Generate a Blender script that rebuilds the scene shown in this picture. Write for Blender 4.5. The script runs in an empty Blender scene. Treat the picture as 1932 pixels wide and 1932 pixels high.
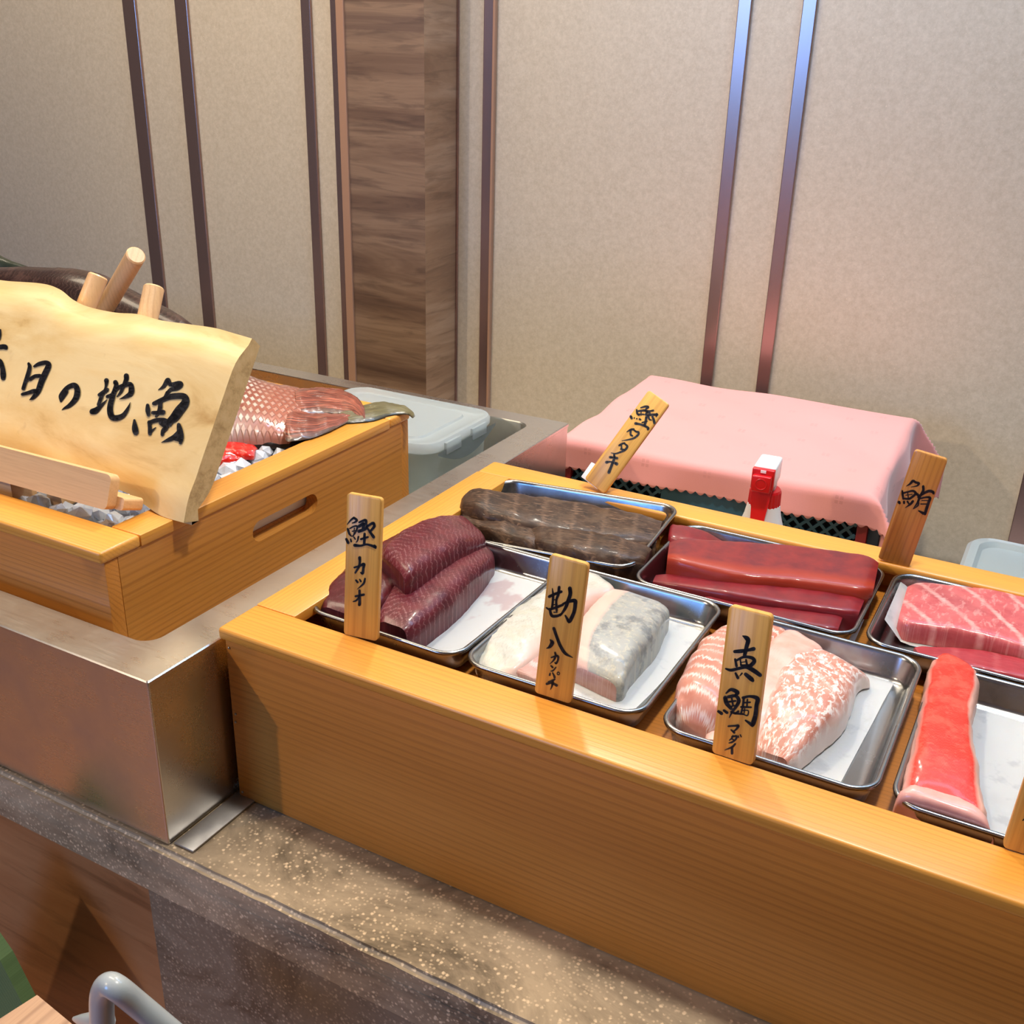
import bpy, bmesh, math, random
from mathutils import Vector, Matrix, noise
random.seed(7)
V = Vector
scene = bpy.context.scene
COL = scene.collection
# ------------------------------------------------------------------ camera
RM = [[0.8763712059627252, 0.48091245506089997, 0.026395452766274884],
      [0.2125403519629357, -0.3369720140809188, -0.9172112409438301],
      [-0.43220378081052246, 0.8094276201696771, -0.3975258728177864]]
CC = V((0.5369273788429618, -0.5315733796123977, 0.5816902928291688))
FPX = 1994.3
RT, DN, FW = V(RM[0]), V(RM[1]), V(RM[2])
cam_d = bpy.data.cameras.new('camera'); cam = bpy.data.objects.new('camera', cam_d); COL.objects.link(cam)
cam_d.sensor_width = 36; cam_d.lens = FPX / 1932 * 36; cam_d.clip_start = .01
m = Matrix(((RT.x, -DN.x, -FW.x, CC.x), (RT.y, -DN.y, -FW.y, CC.y), (RT.z, -DN.z, -FW.z, CC.z), (0, 0, 0, 1)))
cam.matrix_world = m
scene.camera = cam
# ------------------------------------------------------------------ world, lights, exposure
w = bpy.data.worlds.new('world'); scene.world = w; w.use_nodes = True
w.node_tree.nodes['Background'].inputs[0].default_value = (1, .9, .78, 1)
w.node_tree.nodes['Background'].inputs[1].default_value = .075
scene.view_settings.view_transform = 'Standard'; scene.view_settings.look = 'None'
scene.view_settings.exposure = -.18; scene.view_settings.gamma = 1; scene.view_settings.use_curve_mapping = False
def lamp(name, kind, loc, target, energy, color, size=.3, sizey=None, spot=None):
    l = bpy.data.lights.new(name, kind); o = bpy.data.objects.new(name, l); COL.objects.link(o)
    o.location = loc; o.rotation_euler = (V(target) - V(loc)).to_track_quat('-Z', 'Y').to_euler()
    l.energy = energy; l.color = color
    if kind == 'AREA':
        l.size = size
        if sizey: l.shape = 'RECTANGLE'; l.size_y = sizey
    if kind == 'SPOT':
        l.shadow_soft_size = size; l.spot_size = spot; l.spot_blend = .6
    return o
lamp('spot_front_left', 'SPOT', (-1.2, -1.7, 1.55), (.1, .25, .1), 74, (1, .79, .54), .035, spot=math.radians(75))
lamp('ceiling_spot_back', 'SPOT', (-.25, .95, 1.6), (.12, .12, .12), 56, (1, .91, .76), .05, spot=math.radians(95))
lamp('ceiling_spot_over', 'SPOT', (.55, .1, 1.65), (.3, .2, .15), 72, (1, .96, .89), .06, spot=math.radians(80))
lamp('warm_fill', 'AREA', (-.9, .35, 1.7), (-.8, .95, .3), 36, (1, .84, .62), 1.5, .5)  # added warm fill for the tops and left wall, no real fitting
lamp('window_daylight', 'AREA', (-1.35, -3.6, 1.15), (-.1, 1.2, .7), 62, (.14, .40, 1), 1.05, 1.1)
lamp('blue_wall_fill', 'AREA', (.55, .80, 1.66), (.50, 1.2, 1.0), 25, (.40, .63, 1), 1.3, .3)  # added blue wash to brighten the upper right wall, no real panel
lamp('floor_reflection_fill', 'SPOT', (-1.3, -1.9, 1.7), (-1.3, -1.7, -.9), 90, (1, .72, .45), .1, spot=math.radians(80))  # added to light the floor for a coppery reflection in the sink

# ------------------------------------------------------------------ helpers
def ray(px, py):
    return (RT * ((px - 966) / FPX) + DN * ((py - 966) / FPX) + FW)
def at(px, py, z=None, y=None, x=None):
    d = ray(px, py)
    if z is not None: t = (z - CC.z) / d.z
    elif y is not None: t = (y - CC.y) / d.y
    else: t = (x - CC.x) / d.x
    return CC + d * t
def on_plane(px, py, P, N):
    d = ray(px, py); return CC + d * ((V(P) - CC).dot(N) / d.dot(N))
def thing(name, label, cat, loc=(0, 0, 0), group=None, mat=None):
    o = bpy.data.objects.new(name, None); COL.objects.link(o); o.empty_display_size = .02
    if mat is not None: o.matrix_world = mat
    else: o.location = loc
    o['label'] = label; o['category'] = cat
    if group: o['group'] = group
    return o
def tag(o, label, cat, group=None, kind=None):
    o['label'] = label; o['category'] = cat
    if group: o['group'] = group
    if kind: o['kind'] = kind
    return o
def mobj(name, bm, mat, parent=None, smooth=True, local=False, angle=35):
    me = bpy.data.meshes.new(name); bm.normal_update(); bm.to_mesh(me); bm.free()
    if mat: me.materials.append(mat)
    if smooth:
        me.polygons.foreach_set('use_smooth', [True] * len(me.polygons))
        me.set_sharp_from_angle(angle=math.radians(angle))
    o = bpy.data.objects.new(name, me); COL.objects.link(o)
    if parent:
        o.parent = parent
        if not local: 
            off = V((0, 0, 0)); p = parent
            while p is not None: off += p.location; p = p.parent
            o.location = -off
    return o
def struct(name, bm, mat, parent=None, **k):
    o = mobj(name, bm, mat, parent, **k); o['kind'] = 'structure'; return o
def box(bm, a, b, bev=0, seg=2, rot=None):
    a, b = V(a), V(b); c = (a + b) / 2; s = b - a
    r = bmesh.ops.create_cube(bm, size=1)
    vs = r['verts']
    bmesh.ops.scale(bm, vec=s, verts=vs)
    if bev:
        es = list({e for v in vs for e in v.link_edges})
        rr = bmesh.ops.bevel(bm, geom=es, offset=bev, segments=seg, affect='EDGES', profile=.5)
        vs = list({v for f in rr['faces'] for v in f.verts} | {v for v in vs if v.is_valid})
    if rot is not None: bmesh.ops.transform(bm, matrix=rot, verts=vs)
    bmesh.ops.translate(bm, vec=c, verts=vs)
    return vs
def boxo(name, a, b, mat, parent=None, bev=.0015, seg=2, **k):
    bm = bmesh.new(); box(bm, a, b, bev, seg); return mobj(name, bm, mat, parent, **k)
def tube(bm, pts, rad, n=16, cap=True):
    pts = [V(p) for p in pts]; rs = rad if isinstance(rad, (list, tuple)) else [rad] * len(pts)
    rings = []; t0 = (pts[1] - pts[0]).normalized(); ref = V((0, 0, 1)) if abs(t0.z) < .9 else V((1, 0, 0))
    u = t0.cross(ref).normalized()
    for i, p in enumerate(pts):
        t = (pts[min(i + 1, len(pts) - 1)] - pts[max(i - 1, 0)]).normalized()
        u = (u - t * u.dot(t)).normalized(); v = t.cross(u)
        rings.append([bm.verts.new(p + (u * math.cos(a) + v * math.sin(a)) * rs[i]) for a in [2 * math.pi * k / n for k in range(n)]])
    for a, b in zip(rings, rings[1:]):
        for k in range(n): bm.faces.new((a[k], a[(k + 1) % n], b[(k + 1) % n], b[k]))
    if cap: bm.faces.new(rings[0][::-1]); bm.faces.new(rings[-1])
def lathe(bm, prof, c, n=32):
    c = V(c); rings = []
    for r, z in prof:
        rings.append([bm.verts.new(c + V((r * math.cos(2 * math.pi * k / n), r * math.sin(2 * math.pi * k / n), z))) for k in range(n)])
    for a, b in zip(rings, rings[1:]):
        for k in range(n): bm.faces.new((a[k], a[(k + 1) % n], b[(k + 1) % n], b[k]))
    bm.faces.new(rings[0][::-1]); bm.faces.new(rings[-1])
def rrect(x0, x1, y0, y1, r, z, n=8):
    out = []
    for cx, cy, a0 in ((x1 - r, y1 - r, 0), (x0 + r, y1 - r, 90), (x0 + r, y0 + r, 180), (x1 - r, y0 + r, 270)):
        for k in range(n + 1):
            a = math.radians(a0 + 90 * k / n); out.append(V((cx + r * math.cos(a), cy + r * math.sin(a), z)))
    return out
def loft(bm, rings, cap0=True, cap1=True, xf=None):
    R = []
    for r in rings: R.append([bm.verts.new(xf @ p if xf is not None else p) for p in r])
    n = len(R[0])
    for a, b in zip(R, R[1:]):
        for k in range(n): bm.faces.new((a[k], a[(k + 1) % n], b[(k + 1) % n], b[k]))
    if cap0: bm.faces.new(R[0][::-1])
    if cap1: bm.faces.new(R[-1])
def extrude_poly(bm, outer, holes, off):
    """outer/holes: lists of Vectors in one plane; off: extrusion vector"""
    es = []; loops = []
    for lp in [outer] + holes:
        vs = [bm.verts.new(p) for p in lp]; loops.append(vs)
        for i in range(len(vs)): es.append(bm.edges.new((vs[i], vs[(i + 1) % len(vs)])))
    r = bmesh.ops.triangle_fill(bm, use_beauty=True, use_dissolve=False, edges=es)
    fs = [g for g in r['geom'] if isinstance(g, bmesh.types.BMFace)]
    ex = bmesh.ops.extrude_face_region(bm, geom=fs)
    bmesh.ops.translate(bm, vec=off, verts=[g for g in ex['geom'] if isinstance(g, bmesh.types.BMVert)])
    bmesh.ops.recalc_face_normals(bm, faces=bm.faces[:])
def crom(pts, n):
    P = [V(p) for p in pts]; out = []
    P = [P[0] * 2 - P[1]] + P + [P[-1] * 2 - P[-2]]
    segs = len(P) - 3
    for i in range(n + 1):
        t = i / n * segs; k = min(int(t), segs - 1); t -= k
        a, b, c, d = P[k:k + 4]
        out.append(.5 * ((2 * b) + (c - a) * t + (2 * a - 5 * b + 4 * c - d) * t * t + (3 * b - a - 3 * c + d) * t ** 3))
    return out
# ------------------------------------------------------------------ material helpers
class NT:
    def __init__(s, name):
        s.m = bpy.data.materials.new(name); s.m.use_nodes = True; s.t = s.m.node_tree; s.n = s.t.nodes
        s.b = s.n['Principled BSDF']
    def new(s, t, **k):
        nd = s.n.new(t)
        for a, b in k.items(): setattr(nd, a, b)
        return nd
    def put(s, sock, val):
        if hasattr(val, 'is_output') or isinstance(val, bpy.types.NodeSocket): s.t.links.new(val, sock)
        elif isinstance(val, (tuple, list)) and len(val) == 3 and sock.type == 'RGBA': sock.default_value = (*val, 1)
        else: sock.default_value = val
    def math(s, op, a, b=0., c=None, clamp=False):
        nd = s.new('ShaderNodeMath', operation=op); nd.use_clamp = clamp
        s.put(nd.inputs[0], a); s.put(nd.inputs[1], b)
        if c is not None: s.put(nd.inputs[2], c)
        return nd.outputs[0]
    def coord(s, kind='Object', scale=(1, 1, 1), rot=(0, 0, 0), loc=(0, 0, 0)):
        tc = s.new('ShaderNodeTexCoord'); mp = s.new('ShaderNodeMapping')
        mp.inputs['Scale'].default_value = scale; mp.inputs['Rotation'].default_value = rot; mp.inputs['Location'].default_value = loc
        s.t.links.new(tc.outputs[kind], mp.inputs[0]); return mp.outputs[0]
    def sep(s, v):
        nd = s.new('ShaderNodeSeparateXYZ'); s.t.links.new(v, nd.inputs[0]); return nd.outputs
    def noise(s, v, sc, det=4, rough=.55, dist=0.):
        nd = s.new('ShaderNodeTexNoise'); s.put(nd.inputs['Vector'], v); nd.inputs['Scale'].default_value = sc
        nd.inputs['Detail'].default_value = det; nd.inputs['Roughness'].default_value = rough; nd.inputs['Distortion'].default_value = dist
        return nd.outputs[0]
    def vor(s, v, sc, feature='F1', rnd=1.):
        nd = s.new('ShaderNodeTexVoronoi', feature=feature); s.put(nd.inputs['Vector'], v)
        nd.inputs['Scale'].default_value = sc; nd.inputs['Randomness'].default_value = rnd; return nd.outputs
    def ramp(s, f, stops, interp='LINEAR'):
        nd = s.new('ShaderNodeValToRGB'); nd.color_ramp.interpolation = interp; cr = nd.color_ramp
        while len(cr.elements) < len(stops): cr.elements.new(.5)
        for e, (p, c) in zip(cr.elements, stops):
            e.position = p; e.color = (*c, 1) if len(c) == 3 else c
        s.put(nd.inputs[0], f); return nd.outputs[0]
    def mr(s, f, a, b, c=0., d=1.):
        nd = s.new('ShaderNodeMapRange'); s.put(nd.inputs[0], f)
        for i, q in enumerate((a, b, c, d)): s.put(nd.inputs[i + 1], q)
        return nd.outputs[0]
    def mix(s, f, a, b, mode='MIX'):
        nd = s.new('ShaderNodeMix', data_type='RGBA', blend_type=mode)
        s.put(nd.inputs[0], f); s.put(nd.inputs[6], a); s.put(nd.inputs[7], b); return nd.outputs[2]
    def bump(s, h, strength=.3, dist=.001):
        nd = s.new('ShaderNodeBump'); nd.inputs['Strength'].default_value = strength; nd.inputs['Distance'].default_value = dist
        s.put(nd.inputs['Height'], h); s.t.links.new(nd.outputs[0], s.b.inputs['Normal'])
    def set(s, **k):
        names = dict(col='Base Color', rough='Roughness', metal='Metallic', coat='Coat Weight', coatr='Coat Roughness', spec='Specular IOR Level',
                     sub='Subsurface Weight', subs='Subsurface Scale', trans='Transmission Weight', ior='IOR', alpha='Alpha', sheen='Sheen Weight')
        for a, b in k.items(): s.put(s.b.inputs[names[a]], b)
        return s.m
def plain(name, col, rough=.5, **k):
    nt = NT(name); return nt.set(col=col, rough=rough, **k)
def wood(name, light, dark, line, along='x', pitch=.0042, rough=.38, contrast=.5, coat=.15, warp=1., knots=0, stainy=0.):
    nt = NT(name); ia = 'xyz'.index(along)
    sc = [1, 1, 1]; sc[ia] = .05
    v = nt.coord('Object', tuple(sc))
    sx = nt.sep(v)
    a, b = [sx[i] for i in range(3) if i != ia]
    wob = nt.noise(v, 9 * warp, 3, .5)
    cc = nt.math('ADD', nt.math('ADD', a, nt.math('MULTIPLY', b, .83)), nt.math('MULTIPLY', wob, .05))
    s1 = nt.math('SINE', nt.math('MULTIPLY', cc, 2 * math.pi / pitch))
    ln = nt.mr(s1, .1, 1., 0., 1.)
    fade = nt.noise(v, 22, 2)
    ln = nt.math('MULTIPLY', ln, nt.mr(fade, .3, .7, .15, 1.))
    big = nt.noise(v, 6, 3, .5)
    base = nt.mix(nt.mr(big, .3, .7), light, dark)
    sc2 = [1, 1, 1]; sc2[ia] = .02
    fib = nt.noise(nt.coord('Object', tuple(sc2)), 900, 3)
    col = nt.mix(nt.math('MULTIPLY', ln, contrast), base, line)
    col = nt.mix(nt.math('MULTIPLY', nt.mr(fib, .45, .75), .25), col, line)
    if stainy:
        st = nt.noise(nt.coord('Object'), 14, 4, .6)
        col = nt.mix(nt.math('MULTIPLY', nt.mr(st, .58, .75), stainy), col, (line[0] * .6, line[1] * .6, line[2] * .6))
    nt.bump(nt.math('ADD', ln, nt.math('MULTIPLY', fib, .4)), .12, .0005)
    return nt.set(col=col, rough=nt.mr(fib, .2, .8, rough - .06, rough + .1), coat=coat, coatr=.25)

HL, HD, HLn = (.80, .37, .058), (.66, .26, .028), (.42, .13, .012)
M = {}
for ax in 'xyz': M['hinoki_' + ax] = wood('hinoki_' + ax, HL, HD, HLn, ax, contrast=.34)
M['panel_x'] = wood('cedar_panel_x', (.64, .245, .034), (.49, .165, .018), (.26, .078, .007), 'x', .0050, contrast=.42, rough=.45)
M['panel_y'] = wood('cedar_panel_y', (.64, .262, .040), (.52, .190, .024), (.27, .082, .009), 'y', .0058, contrast=.55, rough=.45)
M['tag_wood'] = wood('tag_wood', (.80, .45, .10), (.66, .31, .05), (.33, .12, .02), 'z', .0085, contrast=.55, rough=.4, coat=.12, stainy=.3)
M['tag_brown'] = wood('tag_wood_brown', (.60, .27, .05), (.50, .20, .03), (.25, .08, .015), 'z', .0045, contrast=.6, rough=.33, coat=.4)
M['easel'] = wood('easel_wood', (.80, .50, .24), (.70, .38, .15), (.45, .2, .07), 'x', .009, contrast=.25, warp=1.6)
M['easel_z'] = wood('easel_wood_z', (.80, .54, .28), (.72, .42, .19), (.45, .22, .09), 'z', .006, contrast=.3, warp=1.6)
M['brown_wood'] = wood('counter_wood', (.40, .18, .075), (.29, .11, .04), (.12, .04, .014), 'x', .022, contrast=.5, warp=.9, rough=.4)
M['pillar_wood'] = wood('pillar_wood', (.30, .18, .105), (.19, .10, .055), (.085, .038, .02), 'x', .016, contrast=.7, warp=1.4, rough=.5, coat=0)
M['pillar_wood_y'] = wood('pillar_wood_side', (.36, .22, .12), (.25, .13, .065), (.10, .045, .022), 'y', .016, contrast=.6, warp=1.4, rough=.5, coat=0)
M['floor_wood'] = wood('floor_wood', (.62, .28, .12), (.50, .20, .075), (.2, .07, .03), 'y', .03, contrast=.4, rough=.4)
def walnut(name, stops, along, sc=1., rough=.5, thin=.35):
    nt = NT(name); k = [1, 1, 1]; k['xyz'.index(along)] = .11
    v = nt.coord('Object', tuple(k)); a = nt.noise(v, 13 * sc, 6, .62, 1.1); b = nt.noise(v, 75 * sc, 4, .6, .6)
    k2 = [.02, .02, .02]; k2[2] = 1.; blk = nt.noise(nt.coord('Object', tuple(k2)), 9, 2, .4)
    f = nt.math('ADD', nt.math('MULTIPLY', a, .62), nt.math('MULTIPLY', blk, .38))
    c = nt.ramp(f, stops); c = nt.mix(nt.math('MULTIPLY', nt.mr(b, .52, .66), thin), c, tuple(x * .45 for x in stops[0][1]))
    return nt.set(col=c, rough=rough)
M['pillar_wood'] = walnut('pillar_wood', [(.36, (.085, .042, .022)), (.46, (.17, .095, .052)), (.54, (.27, .165, .095)), (.60, (.15, .085, .05)), (.68, (.22, .13, .075))], 'x')
M['pillar_wood_y'] = walnut('pillar_wood_side', [(.34, (.20, .10, .05)), (.47, (.35, .20, .105)), (.56, (.45, .28, .16)), (.66, (.30, .17, .09))], 'y')
M['brown_wood'] = walnut('counter_wood', [(.32, (.16, .058, .02)), (.46, (.33, .14, .055)), (.58, (.42, .20, .085)), (.7, (.28, .11, .042))], 'x', .9, .38)
M['block_wood'] = wood('block_wood', (.58, .34, .19), (.46, .24, .12), (.20, .08, .035), 'y', .012, contrast=.7, warp=1.8)
M['ink'] = plain('black_ink', (.008, .008, .012), .45)
# sign
nt = NT('sign_wood'); v = nt.coord('Object', (.35, 1, 1)); n1 = nt.noise(v, 16, 6, .6, .8); n2 = nt.noise(nt.coord('Object', (.15, 1, 1)), 60, 5, .6)
c = nt.ramp(n1, [(.25, (.48, .25, .06)), (.42, (.76, .52, .21)), (.6, (.85, .64, .31)), (.8, (.80, .52, .19))])
c = nt.mix(nt.math('MULTIPLY', nt.mr(n2, .62, .8), .45), c, (.36, .17, .05))
sg = nt.noise(nt.coord('Object', (1, 1, 1), loc=(3, 1, 2)), 9, 5, .7)
c = nt.mix(nt.math('MULTIPLY', nt.mr(sg, .62, .72), .5), c, (.40, .22, .09))
nt.bump(nt.math('ADD', n1, nt.math('MULTIPLY', n2, .4)), .25, .002); M['sign'] = nt.set(col=c, rough=.38, coat=.25, coatr=.3)
nt = NT('sign_end_grain'); n1 = nt.noise(nt.coord('Object'), 60, 5, .7); c = nt.ramp(n1, [(.25, (.30, .18, .06)), (.5, (.60, .42, .19)), (.75, (.68, .50, .25))])
nt.bump(n1, .4, .001); M['sign_side'] = nt.set(col=c, rough=.6)
# steel
def steel(name, col, rough, sc=(3, 60, 60), smear=.3, mark=.0):
    nt = NT(name); n1 = nt.noise(nt.coord('Object', sc), 12, 4); n2 = nt.noise(nt.coord('Object'), 11, 5, .65)
    r = nt.math('ADD', nt.math('MULTIPLY', nt.mr(n2, .3, .7), smear), nt.math('ADD', nt.math('MULTIPLY', n1, .1), rough - .05))
    cc = nt.mix(nt.mr(n2, .35, .7), col, tuple(x * .82 for x in col))
    if mark:
        n3 = nt.noise(nt.coord('Object', (1, 1, 1), loc=(4, 4, 4)), 30, 4, .6)
        cc = nt.mix(nt.math('MULTIPLY', nt.mr(n3, .6, .72), mark), cc, tuple(x * .55 for x in col))
    nt.bump(n1, .02, .0003)
    return nt.set(col=cc, rough=r, metal=1.)
M['steel'] = steel('steel_sink', (.70, .68, .64), .24, smear=.12, mark=.12)
M['tray'] = steel('steel_tray', (.34, .345, .35), .2, (20, 20, 20), .10)
M['dark_steel'] = steel('steel_plate', (.42, .40, .38), .3)
# wall board
def board(name, a, b):
    nt = NT(name); v = nt.coord('Object'); n1 = nt.noise(v, 420, 3, .7); n2 = nt.noise(v, 130, 4, .7)
    cc = nt.mix(nt.mr(n2, .3, .7), a, b); cc = nt.mix(nt.math('MULTIPLY', nt.mr(n1, .62, .72), .5), cc, tuple(min(1, x * 1.5) for x in a))
    nt.bump(n2, .12, .0008); return nt.set(col=cc, rough=.42, spec=.6)
M['wall'] = board('wall_board', (.63, .53, .385), (.51, .42, .29))
M['strip'] = plain('strip_metal', (.42, .28, .25), .25, metal=.85)
M['strip_light'] = plain('strip_wood_edge', (.40, .22, .13), .35)
M['plaster'] = plain('plaster', (.72, .66, .56), .9)
# stone
def stone(name, tint):
    nt = NT(name); v = nt.coord('Object'); d = nt.noise(nt.coord('Object', (.55, 1, 1)), 9, 6, .7, 1.4)
    base = nt.ramp(d, [(.36, tuple(x * .30 for x in tint)), (.47, tuple(x * .66 for x in tint)), (.62, tint)])
    vo = nt.vor(v, 205); cs = vo[1]
    sc = nt.sep(cs)
    r = nt.math('MULTIPLY', nt.math('SUBTRACT', 1., nt.mr(nt.math('ADD', vo[0], nt.math('MULTIPLY', nt.noise(v, 700, 2), .35)), .34, .50)), nt.math('GREATER_THAN', sc[0], .48))
    n3 = nt.noise(v, 60, 3)
    cc = nt.mix(nt.math('MULTIPLY', r, .85), base, tuple(min(1, x * 1.75) for x in tint))
    vo2 = nt.vor(v, 350); r2 = nt.math('MULTIPLY', nt.math('SUBTRACT', 1., nt.mr(vo2[0], .25, .45)), nt.math('GREATER_THAN', nt.sep(vo2[1])[1], .6))
    cc = nt.mix(nt.math('MULTIPLY', r2, .6), cc, tuple(min(1, x * 1.45) for x in tint))
    nt.bump(n3, .1, .001)
    return nt.set(col=cc, rough=nt.mr(d, .3, .7, .34, .6), spec=.5)
M['stone'] = stone('counter_stone', (.50, .375, .235)); M['stone_shaded'] = stone('counter_stone_shaded', (.27, .205, .135))  # second is the same stone, tint darkened to paint in the front's shade
# plastics
def plastic(name, col, trans, rough, alpha=1.):
    nt = NT(name); n1 = nt.noise(nt.coord('Object'), 30, 3); nt.bump(n1, .15, .001)
    return nt.set(col=col, rough=rough, trans=trans, ior=1.35, alpha=alpha)
M['clear'] = plastic('cloudy_plastic', (.80, .90, .90), .86, .35, .8)
M['clear_lip'] = plastic('cloudy_plastic_rim', (.85, .93, .94), .75, .3, .9)
M['white_plastic'] = plain('white_plastic', (.85, .85, .82), .3); M['red_plastic'] = plain('red_plastic', (.62, .008, .012), .28)
M['grey_clip'] = plain('grey_plastic', (.5, .48, .43), .4)
M['teal'] = plain('teal_plastic', (.02, .085, .12), .4); M['black'] = plain('black_inner_shade', (.006, .007, .01), .8)
M['crate_red'] = plain('crate_red', (.22, .012, .012), .4)
M['green'] = wood('green_weave', (.15, .25, .095), (.105, .19, .07), (.05, .10, .035), 'y', .006, contrast=.6, rough=.7, coat=0)
nt = NT('grey_paint'); n1 = nt.noise(nt.coord('Object'), 200, 2); nt.bump(n1, .1, .0005); M['grey_paint'] = nt.set(col=(.42, .45, .44), rough=.28, coat=.5)
# cloth
nt = NT('pink_cloth'); uv = nt.coord('UV'); s = nt.sep(uv)
row = nt.math('FLOOR', nt.math('DIVIDE', s[1], .042))
u = nt.math('ADD', nt.math('DIVIDE', s[0], .084), nt.math('MULTIPLY', row, .5))
fu = nt.math('ABSOLUTE', nt.math('SUBTRACT', nt.math('FRACT', u), .5)); fv = nt.math('ABSOLUTE', nt.math('SUBTRACT', nt.math('FRACT', nt.math('DIVIDE', s[1], .042)), .5))
fu = nt.math('MULTIPLY', fu, .084); fv = nt.math('MULTIPLY', fv, .042)
def band(x): return nt.math('MULTIPLY', nt.math('GREATER_THAN', x, .0009), nt.math('LESS_THAN', x, .0050))
mk = nt.math('MULTIPLY', band(fu), band(fv))
wv = nt.noise(uv, 900, 2); wn = nt.noise(uv, 14, 3)
c = nt.mix(nt.math('MULTIPLY', mk, nt.mr(wn, .35, .6, .02, .28)), (.72, .29, .26), (.36, .12, .095)); c = nt.mix(nt.math('MULTIPLY', nt.mr(wv, .3, .7), .12), c, (.9, .45, .42))
nt.bump(wv, .15, .0005); M['cloth'] = nt.set(col=c, rough=.75, sheen=.3)
# paper
nt = NT('white_paper'); v = nt.coord('Object'); n = nt.noise(v, 55, 4, .6); n2 = nt.noise(v, 300, 3)
c = nt.mix(nt.math('MULTIPLY', nt.mr(n, .56, .66), .5), (.90, .90, .88), (.66, .67, .68)); nt.bump(n2, .2, .0005); M['paper'] = nt.set(col=c, rough=.7, sub=.1, subs=.003)
nt = NT('stained_paper'); n = nt.noise(nt.coord('Object', (1, .6, 1)), 38, 3, .5)
c = nt.mix(nt.math('MULTIPLY', nt.mr(n, .56, .63), .5), (.90, .89, .87), (.62, .36, .37)); M['paper_pink'] = nt.set(col=c, rough=.7)
# fish flesh : UV u = metres along, v = 0..1 across the top
def flesh(name, c1, c2, line, pitch, chev=.012, thick=.35, rough=.3, lstr=.7, patch=None, pstr=0., streak=0., coat=.22, warp=.006, side=None, bumpk=.16, angle=0., sub=.08, spec=.3, su=(60, 8, 1), sth=(.52, .62)):
    nt = NT(name); uv = nt.coord('UV'); s = nt.sep(uv); n = nt.noise(uv, 30, 4, .6); n2 = nt.noise(nt.coord('Object'), 70, 4, .6)
    base = nt.mix(nt.mr(n2, .3, .7), c1, c2)
    d = nt.math('ABSOLUTE', nt.math('SUBTRACT', s[1], .5))
    x = nt.math('ADD', nt.math('ADD', s[0], nt.math('MULTIPLY', d, chev * 2)), nt.math('MULTIPLY', n, warp * 3))
    if angle: x = nt.math('ADD', x, nt.math('MULTIPLY', s[1], angle))
    f = nt.math('SINE', nt.math('MULTIPLY', x, 2 * math.pi / pitch))
    ln = nt.math('MULTIPLY', nt.mr(f, 1 - thick * 2, 1.), nt.mr(n2, .3, .65, .25, 1.))
    c = nt.mix(nt.math('MULTIPLY', ln, lstr), base, line)
    if streak:
        fn = nt.noise(nt.coord('UV', su, rot=(0, 0, .35)), 5, 4, .7, .5)
        c = nt.mix(nt.math('MULTIPLY', nt.mr(fn, *sth), streak), c, line)
    if patch:
        c = nt.mix(nt.math('MULTIPLY', nt.mr(nt.noise(nt.coord('Object', loc=(2, 5, 1)), 45, 4, .7), .5, .62), pstr), c, patch)
    if side:
        for (v0, v1, cc) in side: c = nt.mix(nt.mr(s[1], v0, v1), c, cc)
    nt.bump(nt.math('ADD', nt.math('MULTIPLY', ln, .6), n2), bumpk, .0012)
    return nt.set(col=c, rough=rough, coat=coat, coatr=.12, sub=sub, subs=.004, spec=spec)
M['bonito'] = flesh('bonito_flesh', (.135, .016, .022), (.095, .011, .018), (.40, .18, .18), .0074, .024, .12, .36, .6, patch=(.06, .007, .012), pstr=.5)
M['bonito2'] = flesh('bonito_flesh_dark', (.10, .012, .016), (.055, .007, .010), (.22, .06, .065), .009, .02, .14, .3, .3)
M['tuna'] = flesh('tuna_flesh', (.225, .012, .016), (.145, .008, .013), (.10, .008, .016), .05, .0, .3, .42, .3, bumpk=.1)
M['tuna_red'] = flesh('tuna_flesh_bright', (.25, .020, .018), (.15, .010, .014), (.09, .010, .022), .07, .0, .3, .42, .4, bumpk=.1, side=[(.70, .86, (.32, .030, .012))])
M['toro'] = flesh('fatty_tuna_flesh', (.60, .135, .13), (.46, .075, .08), (.86, .46, .40), .036, .0, .10, .38, .75, angle=-.06, warp=.003, streak=.35, su=(30, 1.2, 1), bumpk=.1)
M['toro_red'] = flesh('tuna_slab_red', (.40, .035, .045), (.30, .02, .03), (.6, .15, .14), .03, .0, .12, .4, .3, streak=.3, su=(8, 8, 1), bumpk=.1)
M['bream'] = flesh('bream_flesh', (.62, .29, .21), (.52, .19, .125), (.84, .70, .62), .0125, .006, .34, .33, .9)
M['bream2'] = flesh('bream_flesh_streaky', (.66, .33, .25), (.54, .20, .135), (.86, .76, .70), .030, .025, .10, .3, .5, streak=.95, su=(26, 2.4, 1), sth=(.50, .58), side=[(.93, 1., (.86, .70, .62)), (.13, .02, (.83, .50, .42))])
M['belly'] = flesh('bream_membrane', (.78, .46, .38), (.70, .34, .26), (.9, .7, .62), .05, .0, .2, .3, .3)
M['amber'] = flesh('amberjack_silver_skin', (.60, .57, .50), (.48, .45, .37), (.28, .26, .21), .022, .03, .06, .36, .35, patch=(.48, .45, .33), pstr=.5, streak=.35, su=(50, 7, 1), side=[(.70, .82, (.72, .50, .41))])
M['amber_grey'] = flesh('amberjack_grey_skin', (.34, .35, .33), (.36, .35, .31), (.52, .47, .35), .05, .0, .1, .4, .3, streak=.7, su=(45, 2.5, 1), patch=(.13, .14, .15), pstr=.7, side=[(.32, .26, (.72, .46, .37))])
M['amber_pink'] = flesh('amberjack_flesh', (.55, .34, .30), (.42, .21, .17), (.8, .66, .62), .02, .0, .25, .35, .5)
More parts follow.
